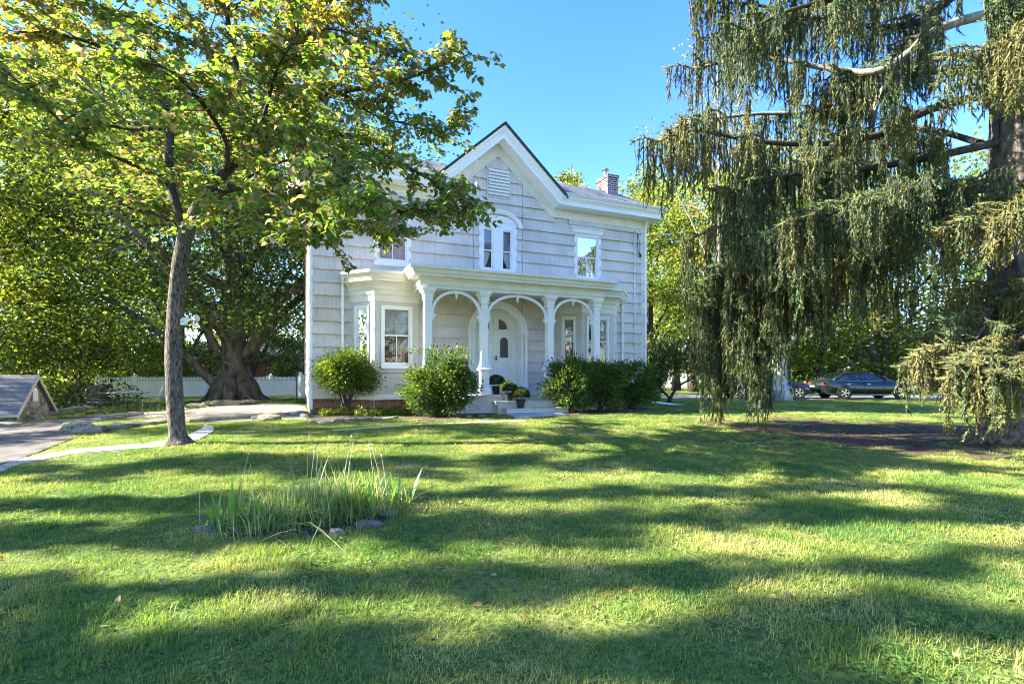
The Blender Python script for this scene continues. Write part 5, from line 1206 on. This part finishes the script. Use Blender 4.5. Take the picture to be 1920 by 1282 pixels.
for u, v in ((592, 793), (612, 794), (634, 792), (655, 790), (678, 789), (702, 788), (728, 786)): rock(px(u, v), rnd.uniform(.15, .26), .11, rnd.uniform(.05, .085), 'grey stone edging the planted bed under the bay', 'stones edging the bed under the bay', False, .15)
for u, v in ((880, 782), (905, 781), (1085, 772), (1130, 770), (1160, 768)): rock(px(u, v), rnd.uniform(.10, .16), .09, .05, 'small grey stone edging the bed before the porch', 'stones before the porch', False)
# bed in the lawn
rock(px(388, 996), .09, .06, .045, 'pale stone at the driveway end of the iris bed', None, False, .3)
rock(px(692, 987), .12, .08, .04, 'flat grey stone before the iris bed', None, False, .2); rock(px(728, 966), .08, .06, .045, 'small rounded stone at the spruce end of the iris bed', None, False)
rock(px(632, 1003), .07, .05, .045, 'small dark stone half sunk in the grass before the irises', None, False)

# ------------------------------------------------------------------ irises and dry grass in the lawn bed
def blades(name, pts, hgt, wid, lean, cols, seed, mat='blade', segs=4, stiff=1.0):
    """arching blades: arrays of foot points, heights, widths -> one mesh"""
    r_ = np.random.default_rng(seed); n = len(pts); az = r_.uniform(0, 6.283, n); le = r_.normal(0, lean, n)
    out = np.stack([np.cos(az), np.sin(az), 0 * az], -1); sd_ = np.stack([-np.sin(az), np.cos(az), 0 * az], -1); V = []
    for k in range(segs + 1):
        t = k / segs; w = wid * (1 - t ** 2.2) * (.75 + .5 * min(t * 2, 1)) * .5 if k < segs else wid * .02
        c = pts + out * (hgt * le * t ** (1.6 * stiff))[:, None] + np.array([0, 0, 1]) * (hgt * t * (1 - .35 * np.abs(le) * t))[:, None]
        V += [c - sd_ * np.reshape(w, (-1, 1)), c + sd_ * np.reshape(w, (-1, 1))]
    V = np.stack(V, 1); k2 = 2 * (segs + 1); T = np.array([[2 * k, 2 * k + 1, 2 * k + 3, 2 * k + 2] for k in range(segs)])
    faces = (T[None] + (np.arange(n) * k2)[:, None, None]).reshape(-1, 4)
    return np_mesh(name, V.reshape(-1, 3), faces, M[mat], np.repeat(cols, k2, 0))
def clump(label, u, v, n, rx, ry, h, seed):
    global rng
    rng = np.random.default_rng(seed); p = px(u, v); root = tag(empty('iris_plant', p), label, 'iris')
    for k in range(n):
        q_ = np.array([[rng.normal(0, rx), rng.normal(0, ry), -.02]]); 
        link('leaf', blades('leaf', q_, np.array([h * rng.uniform(.55, 1.1)]), np.array([rng.uniform(.034, .05)]), .28, palette(1, [(.13, .25, .055), (.17, .29, .06), (.10, .20, .055)], None, .12), int(rng.integers(1e6)), segs=5), None, root)
    return root
clump('large iris with many broad green sword leaves near the pale stone', 452, 988, 30, .16, .10, .42, 1)
clump('small iris tuft of few blades beside the pale stone', 408, 992, 4, .04, .04, .24, 2)
clump('iris with dark green sword leaves above the flat grey stone', 676, 966, 14, .08, .06, .44, 3)
clump('iris of upright green blades among the dry stalks at the back of the bed', 712, 952, 18, .14, .09, .42, 4)
clump('iris of mixed green blades in the middle of the tall grass', 570, 972, 16, .22, .08, .34, 5)
rng = np.random.default_rng(9); n = 5600
a, b = px(470, 985), px(725, 955); s_ = rng.random(n); c_ = np.array(a)[None] * (1 - s_[:, None]) + np.array(b)[None] * s_[:, None]
c_ = c_ + np.stack([rng.normal(0, .10, n), rng.normal(.08, .20, n), np.zeros(n)], -1); c_[:, 2] = terrain(c_[:, 0], c_[:, 1]) - .01
hh = rng.gamma(4, .052, n) * (1 - .5 * np.abs(s_ - .5)) + .04
col = palette(n, [(.28, .34, .14), (.42, .42, .23), (.20, .29, .09), (.13, .23, .06), (.50, .47, .30)], [.24, .18, .28, .22, .08])
tag(link('tall_grass', blades('tall_grass', c_, hh, rng.uniform(.005, .010, n), .95, col, 12)), 'tuft of tall dry straw coloured grass filling the iris bed', 'tall grass', kind='stuff')
for i, (u, v, h) in enumerate(((445, 985, .62), (475, 980, .52), (580, 965, .62), (590, 968, .58), (640, 962, .72), (648, 960, .70), (702, 955, .62), (716, 952, .66), (726, 955, .52), (375, 985, .42))):
    p = px(u, v); st = tag(empty('seed_stalk', p), 'thin dry stalk with a seed head standing in the iris bed', 'stalk', 'dry stalks in the iris bed')
    lx = rnd.uniform(-.12, .12); MB().tube([(0, 0, -.02), (lx * .1, 0, h * .3), (lx * .45, .01, h * .65), (lx, .01, h)], [.0035, .003, .0025, .0015], 5).build('stem', M['bargeboard'], st)
    if i % 2 == 0: MB().lathe([(0, 0), (.009, .006), (.010, .02), (.004, .032), (0, .035)], 7, (lx, .01, h - .01)).build('seed_head', M['bargeboard'], st)
for (u0, v0, u1, v1) in ((505, 1012, 546, 1038), (658, 972, 722, 1010)):
    a, b = px(u0, v0), px(u1, v1); tag(MB().tube([a + Vector((0, 0, .05)), b + Vector((0, 0, .045))], .0035, 5).build('dry_stick', M['stem']), 'dry stick lying on the grass before the iris bed', 'stick', 'sticks before the iris bed')

# ------------------------------------------------------------------ cars
def car(p, rz, paint, label):
    c = tag(empty('parked_car', p, rz), label, 'car', None)
    st = [(0, .62, .46, .80, .90), (.06, .80, .34, .86, .99), (.35, .88, .24, .90, 1.03), (1.0, .91, .20, .92, 1.02), (2.0, .92, .19, .92, .98), (3.0, .92, .19, .92, .96), (3.5, .91, .20, .91, .95), (4.2, .89, .22, .86, .87), (4.7, .80, .28, .76, .76), (4.92, .60, .36, .58, .66)]
    V = []; F_ = []
    for x, w, zb, wb, zt in st:
        sec = [(w * .86, zb), (w, zb + .10), (w * 1.0, (zb + zt) / 2), (wb, zt - .09), (wb * .90, zt - .01), (0, zt + .02)]
        V += [(x, -y, z) for y, z in sec] + [(x, y, z) for y, z in reversed(sec[:-1])]
    k = 11
    for i in range(len(st) - 1):
        for j in range(k - 1): F_.append((i * k + j, i * k + j + 1, (i + 1) * k + j + 1, (i + 1) * k + j))
        F_.append((i * k + k - 1, i * k, (i + 1) * k, (i + 1) * k + k - 1))
    F_.append(tuple(range(k))); F_.append(tuple((len(st) - 1) * k + j for j in reversed(range(k))))
    body = MB().add(V, F_).build('body', M[paint], c, smooth=True)
    # glasshouse
    cs = [(.45, .74, 1.02, .70, 1.03), (1.05, .80, .99, .60, 1.34), (1.6, .82, .98, .62, 1.42), (2.3, .82, .96, .62, 1.43), (2.75, .82, .95, .60, 1.36), (3.55, .80, .94, .74, .95)]
    V = []; F_ = []
    for x, w0_, z0_, w1_, z1_ in cs: V += [(x, -w0_, z0_ - .02), (x, -w1_, z1_ - .03), (x, -w1_ * .85, z1_), (x, w1_ * .85, z1_), (x, w1_, z1_ - .03), (x, w0_, z0_ - .02)]
    for i in range(len(cs) - 1):
        for j in range(5): F_.append((i * 6 + j, i * 6 + j + 1, (i + 1) * 6 + j + 1, (i + 1) * 6 + j))
    F_ += [tuple(range(6)), tuple(30 + j for j in reversed(range(6)))]
    MB().add(V, F_).build('glasshouse', M['carglass'], c)
    rfm = MB()
    V = []
    for x, w0_, z0_, w1_, z1_ in cs[1:5]: V += [(x, -w1_ * 1.01, z1_ - .028), (x, -w1_ * .8, z1_ + .018), (x, w1_ * .8, z1_ + .018), (x, w1_ * 1.01, z1_ - .028)]
    rfm.add(V, [(i * 4 + j, i * 4 + j + 1, i * 4 + j + 5, i * 4 + j + 4) for i in range(3) for j in range(3)]).build('roof', M[paint], c, smooth=True)
    pl = MB()
    for sg in (-1, 1):
        for a, b in (((.50, .75, 1.02), (1.06, .61, 1.33)), ((1.95, .835, .97), (2.0, .635, 1.42)), ((3.5, .80, .95), (2.74, .61, 1.36))): pl.tube([(a[0], sg * a[1], a[2]), (b[0], sg * b[1], b[2])], .035, 6)
        pl.tube([(1.06, sg * .62, 1.34), (1.6, sg * .64, 1.42), (2.3, sg * .64, 1.43), (2.74, sg * .62, 1.36)], .022, 6)
    pl.build('pillars', M[paint], c, smooth=True)
    for sg in (-1, 1):
        MB().tube([(.7, sg * .845, 1.0), (2.0, sg * .86, .965), (3.4, sg * .835, .95)], .012, 5).build('window_trim', M['chrome'], c)
        for x0 in (1.0, 2.02):
            d = MB()
            for a in ((x0, .30), (x0 + 1.0, .30)): d.box(a[0] - .004, a[0] + .004, sg * .925 - .004, sg * .925 + .004, a[1], .92)
            dr_ = d.build('door', M['blackmetal'], c); MB().bbox(x0 + .08, x0 + .27, min(sg * .93, sg * .96), max(sg * .93, sg * .96), .80, .83, .008).build('handle', M['chrome'], dr_)
        MB().bbox(3.05, 3.2, min(sg * .86, sg * 1.04), max(sg * .86, sg * 1.04), .97, 1.09, .02).build('mirror', M[paint], c)
        MB().bbox(4.45, 4.83, min(sg * .50, sg * .80), max(sg * .50, sg * .80), .60, .73, .03).build('headlight', M['lamp_lens'], c)
        MB().bbox(-.01, .16, min(sg * .45, sg * .82), max(sg * .45, sg * .82), .72, .90, .02).build('tail_light', M['maroon'], c)
        for x in (.98, 3.92):
            MB().lathe([(.36, -.02), (.385, .0), (.385, .03), (.36, .035), (.36, -.02)], 24).xf(Matrix.Translation((x, sg * .905, .36)) @ Matrix.Rotation(R(90) * sg, 4, 'X')).build('wheel_arch', M['blackmetal'], c)
            wh = MB().lathe([(.20, -.11), (.30, -.11), (.335, -.08), (.34, 0), (.335, .08), (.30, .11), (.21, .11), (.21, -.10)], 26).xf(Matrix.Translation((x, sg * .83, .34)) @ Matrix.Rotation(R(90), 4, 'X')).build('wheel', M['tyre'], c, smooth=True)
            rm = MB().lathe([(.0, .0), (.05, .02), (.055, -.02), (0, -.02)], 14)
            for t in range(5):
                a = t * 1.2566; rm.add([(math.cos(a + s2) * r2, math.sin(a + s2) * r2, zz2) for zz2 in (-.015, .015) for r2, s2 in ((.03, -.5), (.215, -.16), (.215, .16), (.03, .5))], [(0, 1, 2, 3), (7, 6, 5, 4), (0, 4, 5, 1), (1, 5, 6, 2), (2, 6, 7, 3), (3, 7, 4, 0)])
            rm.xf(Matrix.Translation((x, sg * .925, .34)) @ Matrix.Rotation(R(90), 4, 'X')).build('rim', M['chrome'], wh)
            MB().lathe([(.205, -.02), (.235, -.02), (.235, .02), (.205, .02), (.205, -.02)], 26).xf(Matrix.Translation((x, sg * .92, .34)) @ Matrix.Rotation(R(90), 4, 'X')).build('rim_lip', M['chrome'], wh)
        MB().bbox(1.35, 3.5, min(sg * .90, sg * .93), max(sg * .90, sg * .93), .24, .27, .008).build('sill_trim', M['chrome'], c)
    g = MB()
    for k_ in range(6): g.box(4.86, 4.93, -.32, .32, .46 + k_ * .035, .475 + k_ * .035)
    g.build('grille', M['chrome'], c)
    MB().bbox(4.80, 4.96, -.74, .74, .30, .42, .03).build('bumper', M[paint], c)
    MB().bbox(4.95, 4.975, -.2, .2, .36, .46, .006).build('number_plate', M['plate'], c)
    return c
def on_road(u, d): X = (u - CX) / F * d; return Vector((X, d, gz(X, d) + .012))
car(on_road(1530, 27.4), R(-2), 'carpaint', 'dark green sedan with chrome trim parked along the street')
car(on_road(1347, 27.9), R(-2), 'blackpaint', 'black car parked behind the sedan and half hidden by the pale trunk')

# ------------------------------------------------------------------ neighbours
def neighbour(name, label, u, d, w, dep, h, rh, wall, rz=0, over=.4, wins=()):
    X = (u - CX) / F * d; b = tag(empty(name, (X, d, gz(X, d) - .05), rz), label, 'house')
    MB().box(-w / 2, w / 2, 0, dep, 0, h).build('wall', M[wall], b)
    r_ = MB()
    r_.prism([(-over, h), (dep / 2, h + rh), (dep + over, h), (dep + over, h - .12), (dep / 2, h + rh - .16), (-over, h - .12)], lambda p, w_: (w_, p[0], p[1]), -w / 2 - over, w / 2 + over)
    r_.build('roof', M['roof'], b)
    for x, z, ww, wh in wins:
        f = MB()
        for q in ((x - ww / 2 - .08, x + ww / 2 + .08, z - .08, z), (x - ww / 2 - .08, x + ww / 2 + .08, z + wh, z + wh + .08), (x - ww / 2 - .08, x - ww / 2, z, z + wh), (x + ww / 2, x + ww / 2 + .08, z, z + wh)): f.box(q[0], q[1], -.06, -.002, q[2], q[3])
        fo_ = f.build('window', M['trim'], b); MB().box(x - ww / 2, x + ww / 2, -.03, -.003, z, z + wh).build('pane', M['carglass'], fo_)
    return b
neighbour('barn', 'maroon boarded house wall seen behind the beech', 395, 40, 3.6, 6, 2.6, 1.6, 'maroon', R(8), wins=((-.9, 1.0, .7, 1.1),))
neighbour('terracotta_house', 'terracotta coloured house beyond the white fence', 505, 44, 4.8, 6, 2.6, 1.8, 'terracotta', R(10), wins=((1.2, .9, .8, 1.3),))
neighbour('cottage', 'pale grey cottage roof seen past the house corner with the downspout', 1222, 52, 7, 7, 2.6, 2.0, 'greywall', R(-12), wins=((-1.6, .9, .9, 1.2), (1.2, .9, .9, 1.2)))
neighbour('street_house', 'pale grey house across the street glimpsed through the spruce', 1690, 52, 9, 7, 3.4, 2.4, 'greywall', R(-6), wins=((-2.6, 1, .9, 1.4), (-.4, 1, .9, 1.4), (2.2, 1, .9, 1.4)))

# ------------------------------------------------------------------ unseen trees added to band the lawn with shade and darken window reflections
SH = 'unseen tree added outside the frame to shape lawn shade and window reflection'
for i, (X, D, h, r, c0_, n) in enumerate(((-17, .70, 16, .36, .05, 5000), (-17.5, 2.65, 17, .50, .05, 6500), (-19, 5.3, 17, .70, .05, 7000), (-22, 8.6, 16, 1.2, .1, 6000), (-25, 12.2, 16, 1.9, .1, 6500), (-30, 2.5, 9, 3.6, .04, 6000), (-15, 1.75, 13, .26, .05, 2500), (-15.5, 3.9, 14, .34, .05, 3200))):  # thin crowns shaped for narrow shade bands; the low broad one darkens a window
    broadleaf('offscreen_tree', SH, 0, 0, h, r, c0_, n, .19, GREEN, None, .16, 600 + i, 'unseen trees added for shade and reflection', loc=(X, D), limbs=24, sub=4)

for i, (X, D, h, r) in enumerate(((-22, -6, 12, 4.0), (-17, -13, 13, 4.0), (3, -22, 14, 5.0), (13, -19, 13, 5.0), (8, -30, 16, 5.5), (19, -24, 14, 5))):  # added behind the viewpoint so the windows mirror dark foliage
    broadleaf('reflected_tree', 'unseen leafy tree added behind the viewpoint for window reflections', 0, 0, h, r, .15, 5000, .26, GREEN, None, .25, 650 + i, 'unseen trees added for window reflections', loc=(X, D), limbs=12, sub=5)
# ------------------------------------------------------------------ grass
def mat_grass():
    m, nt, N, L, P = new_mat('grass_blade'); geo = N.new('ShaderNodeNewGeometry'); at = N.new('ShaderNodeAttribute'); at.attribute_name = 'tint'
    n1 = N.new('ShaderNodeTexNoise'); n1.inputs['Scale'].default_value = .8; n1.inputs['Detail'].default_value = 5; n1.inputs['Roughness'].default_value = .65; L.new(geo.outputs['Position'], n1.inputs['Vector'])
    r = ramp(N, [(.30, (.09, .185, .048)), (.43, (.155, .245, .055)), (.53, (.265, .305, .08)), (.65, (.49, .435, .19))]); L.new(n1.outputs['Fac'], r.inputs[0])
    mx = N.new('ShaderNodeMix'); mx.data_type = 'RGBA'; mx.blend_type = 'MULTIPLY'; mx.inputs['Factor'].default_value = 1; L.new(r.outputs[0], mx.inputs['A']); L.new(at.outputs['Color'], mx.inputs['B'])
    L.new(mx.outputs['Result'], P.inputs['Base Color']); P.inputs['Roughness'].default_value = .55; P.inputs['Specular IOR Level'].default_value = .3
    tr = N.new('ShaderNodeBsdfTranslucent'); ml = N.new('ShaderNodeMix'); ml.data_type = 'RGBA'; ml.blend_type = 'MULTIPLY'; ml.inputs['Factor'].default_value = 1; ml.inputs['B'].default_value = (1.2, 1.35, .6, 1)
    L.new(mx.outputs['Result'], ml.inputs['A']); L.new(ml.outputs['Result'], tr.inputs[0])
    ms = N.new('ShaderNodeMixShader'); ms.inputs[0].default_value = .38; L.new(P.outputs[0], ms.inputs[1]); L.new(tr.outputs[0], ms.inputs[2]); L.new(ms.outputs[0], N['Material Output'].inputs[0]); return m
M['grass'] = mat_grass()
def tuft(seed, n, rad, h, w, lean, clover=False):
    r_ = np.random.default_rng(seed); a = r_.uniform(0, 6.283, n); q_ = rad * np.sqrt(r_.random(n)); p = np.stack([q_ * np.cos(a), q_ * np.sin(a), np.full(n, -.012)], -1)
    tint = np.array([[1, 1, 1], [.85, .95, .8], [1.25, 1.15, .9], [1.7, 1.35, 1.1], [.7, .85, .8]])[r_.choice(5, n, p=[.4, .22, .2, .08, .1])] * r_.normal(1, .15, (n, 1))
    if clover:
        pos = np.repeat(p, 3, 0); pos[:, 2] = np.repeat(r_.uniform(.02, .055, n), 3); an = np.repeat(a, 3) + np.tile([0, 2.1, 4.2], n)
        return leaf_mesh('clover', pos, np.stack([np.cos(an), np.sin(an), .15 + 0 * an], -1), np.tile([0, 0, 1.], (3 * n, 1)) + r_.normal(0, .25, (3 * n, 3)), np.full(3 * n, .014), 1.0, np.repeat(np.clip(tint, .3, 2), 3, 0) * np.array([.72, .92, .85]), M['grass'])
    return blades('tuft', p, h * r_.uniform(.5, 1.15, n), np.full(n, w), lean, np.clip(tint, .3, 2.2), seed + 1, 'grass', 2)
TUFTS = []
for i, me in enumerate([tuft(1, 80, .12, .065, .0042, .75), tuft(2, 80, .12, .055, .0042, .9), tuft(3, 64, .10, .085, .0042, .6), tuft(4, 80, .13, .045, .0045, 1.0), tuft(5, 46, .09, .05, .004, .8, True)]):
    TUFTS.append(bpy.data.objects.new('grass_tuft_source', me))
def grass_nodes(srcs):
    ng = bpy.data.node_groups.new('scatter', 'GeometryNodeTree'); ng.interface.new_socket('Geometry', in_out='INPUT', socket_type='NodeSocketGeometry'); ng.interface.new_socket('Geometry', in_out='OUTPUT', socket_type='NodeSocketGeometry')
    N = ng.nodes; L = ng.links; gi = N.new('NodeGroupInput'); go = N.new('NodeGroupOutput'); ip = N.new('GeometryNodeInstanceOnPoints'); ip.inputs['Pick Instance'].default_value = True
    gj = N.new('GeometryNodeJoinGeometry')
    for s in reversed(srcs):
        oi = N.new('GeometryNodeObjectInfo'); oi.inputs['Object'].default_value = s; oi.inputs['As Instance'].default_value = True; L.new(oi.outputs['Geometry'], gj.inputs[0])
    def attr(nm, ty):
        a = N.new('GeometryNodeInputNamedAttribute'); a.data_type = ty; a.inputs['Name'].default_value = nm; return [o for o in a.outputs if o.enabled][0]
    L.new(gi.outputs[0], ip.inputs['Points']); L.new(gj.outputs[0], ip.inputs['Instance']); L.new(attr('pick', 'INT'), ip.inputs['Instance Index'])
    L.new(attr('turn', 'FLOAT_VECTOR'), ip.inputs['Rotation']); L.new(attr('size', 'FLOAT_VECTOR'), ip.inputs['Scale']); L.new(ip.outputs[0], go.inputs[0]); return ng
NG = grass_nodes(TUFTS)
def scatter(name, X, D, size, hs, pick, label, cat):
    n = len(X); me = bpy.data.meshes.new(name); me.vertices.add(n); me.vertices.foreach_set('co', np.stack([X, D, terrain(X, D)], -1).astype(np.float32).ravel())
    r_ = np.random.default_rng(n)
    a = me.attributes.new('pick', 'INT', 'POINT'); a.data.foreach_set('value', pick.astype(np.int32))
    a = me.attributes.new('turn', 'FLOAT_VECTOR', 'POINT'); a.data.foreach_set('vector', np.stack([r_.normal(0, .08, n), r_.normal(0, .08, n), r_.uniform(0, 6.283, n)], -1).astype(np.float32).ravel())
    a = me.attributes.new('size', 'FLOAT_VECTOR', 'POINT'); a.data.foreach_set('vector', np.stack([size, size, hs], -1).astype(np.float32).ravel())
    me.materials.append(M['grass']); o = link(name, me); md = o.modifiers.new('scatter', 'NODES'); md.node_group = NG
    return tag(o, label, cat, kind='stuff')
rng = np.random.default_rng(900)
XS, DS, SS, HS = [], [], [], []
for d0_, d1_, dens, sz in ((1.2, 4, 130, .85), (4, 7, 85, 1.0), (7, 11, 48, 1.25), (11, 17, 26, 1.6), (17, 34, 9, 2.4)):
    wmax = 1.12 * d1_ + 2.5; n = int(dens * 2 * wmax * (d1_ - d0_)); x = rng.uniform(-wmax, wmax, n); d = rng.uniform(d0_, d1_, n)
    k = np.abs(x) < 1.12 * d + 2.5; x, d = x[k], d[k]
    XS.append(x); DS.append(d); SS.append(np.full(len(x), sz) * rng.uniform(.8, 1.2, len(x))); HS.append(rng.uniform(.5, .9, len(x)) * (1 + .15 * (sz - 1)))
X, D, S_, H_ = map(np.concatenate, (XS, DS, SS, HS))
hx, hy = X * CS + D * SN - X0, -X * SN + D * CS - Y0
bad = inside(DRIVE, X, D) | inside(strip_poly(WALK1), X, D) | inside(strip_poly(WALK2), X, D) | inside(ROAD, X, D) | inside(fs, X, D)
w2_ = inside(strip_poly(WALK2), X, D); bad &= ~(w2_ & (rng.random(len(X)) < .8))
bad |= inside(GRAVEL, X, D) & (rng.random(len(X)) < .93)
bad |= (hx > -.15) & (hx < 11.5) & (hy > -1.0) & (hy < 9.6); bad |= (hx > 2.4) & (hx < 8.9) & (hy > -2.1) & (hy < 0); bad |= (hx > 4.8) & (hx < 7) & (hy > -2.6) & (hy < 0)
bad |= rng.random(len(X)) < earth_amount(X, D) * 1.05
bare = np.clip(np.sin(X * 1.7 + 3 * np.sin(D * .6)) * np.sin(D * 1.9 + X * .8) - .35, 0, 1); bad |= rng.random(len(X)) < bare * .45; H_ = H_ * (1 - .4 * bare)
for b_ in BEDS: bad |= inside(b_, X, D) & (rng.random(len(X)) < .93)
X, D, S_, H_ = X[~bad], D[~bad], S_[~bad], H_[~bad]
pt_ = np.sin(X * 1.3 + 2 * np.sin(D * .9)) * np.cos(D * 1.1 + X * .4) + rng.normal(0, .35, len(X))
pick = np.where(pt_ > .75, 4, np.where(pt_ > .35, 2, np.where(pt_ > -.25, 0, np.where(pt_ > -.6, 1, 3)))); pick = np.where((pick == 4) & (rng.random(len(X)) < .72), 0, pick)
scatter('grass', X, D, S_, H_, pick, 'short mown grass with dry patches and clover', 'grass')

# fallen leaves scattered over the lawn
rng = np.random.default_rng(950); n = 380
d = rng.uniform(2.2, 14, n); x = rng.uniform(-1.05, 1.05, n) * d; z = terrain(x, d) + rng.uniform(.015, .045, n)
tag(link('fallen_leaves', leaf_mesh('fallen_leaves', np.stack([x, d, z], -1), np.c_[rng.normal(0, 1, (n, 2)), rng.normal(0, .15, n)], np.c_[rng.normal(0, .35, (n, 2)), np.ones(n)], rng.uniform(.025, .06, n), .7,
    palette(n, [(.20, .11, .05), (.28, .19, .08), (.12, .07, .04), (.36, .29, .16)]), M['leaf'], .15, 'ovate')), 'brown fallen leaves scattered over the lawn', 'leaves', kind='stuff')
# needle litter and twigs on the bare soil under the spruce
n = 1500; x = rng.uniform(3.5, 13, n); d = rng.uniform(7.5, 14, n); k = rng.random(n) < earth_amount(x, d); x, d = x[k], d[k]; n = len(x)
tag(link('needle_litter', leaf_mesh('needle_litter', np.stack([x, d, terrain(x, d) + .012], -1), np.c_[rng.normal(0, 1, (n, 2)), rng.normal(0, .08, n)], np.c_[rng.normal(0, .2, (n, 2)), np.ones(n)], rng.uniform(.05, .14, n), .22,
    palette(n, [(.10, .055, .03), (.16, .10, .06), (.22, .15, .09)]), M['leaf'])), 'brown needle litter on the bare soil under the spruce', 'litter', kind='stuff')
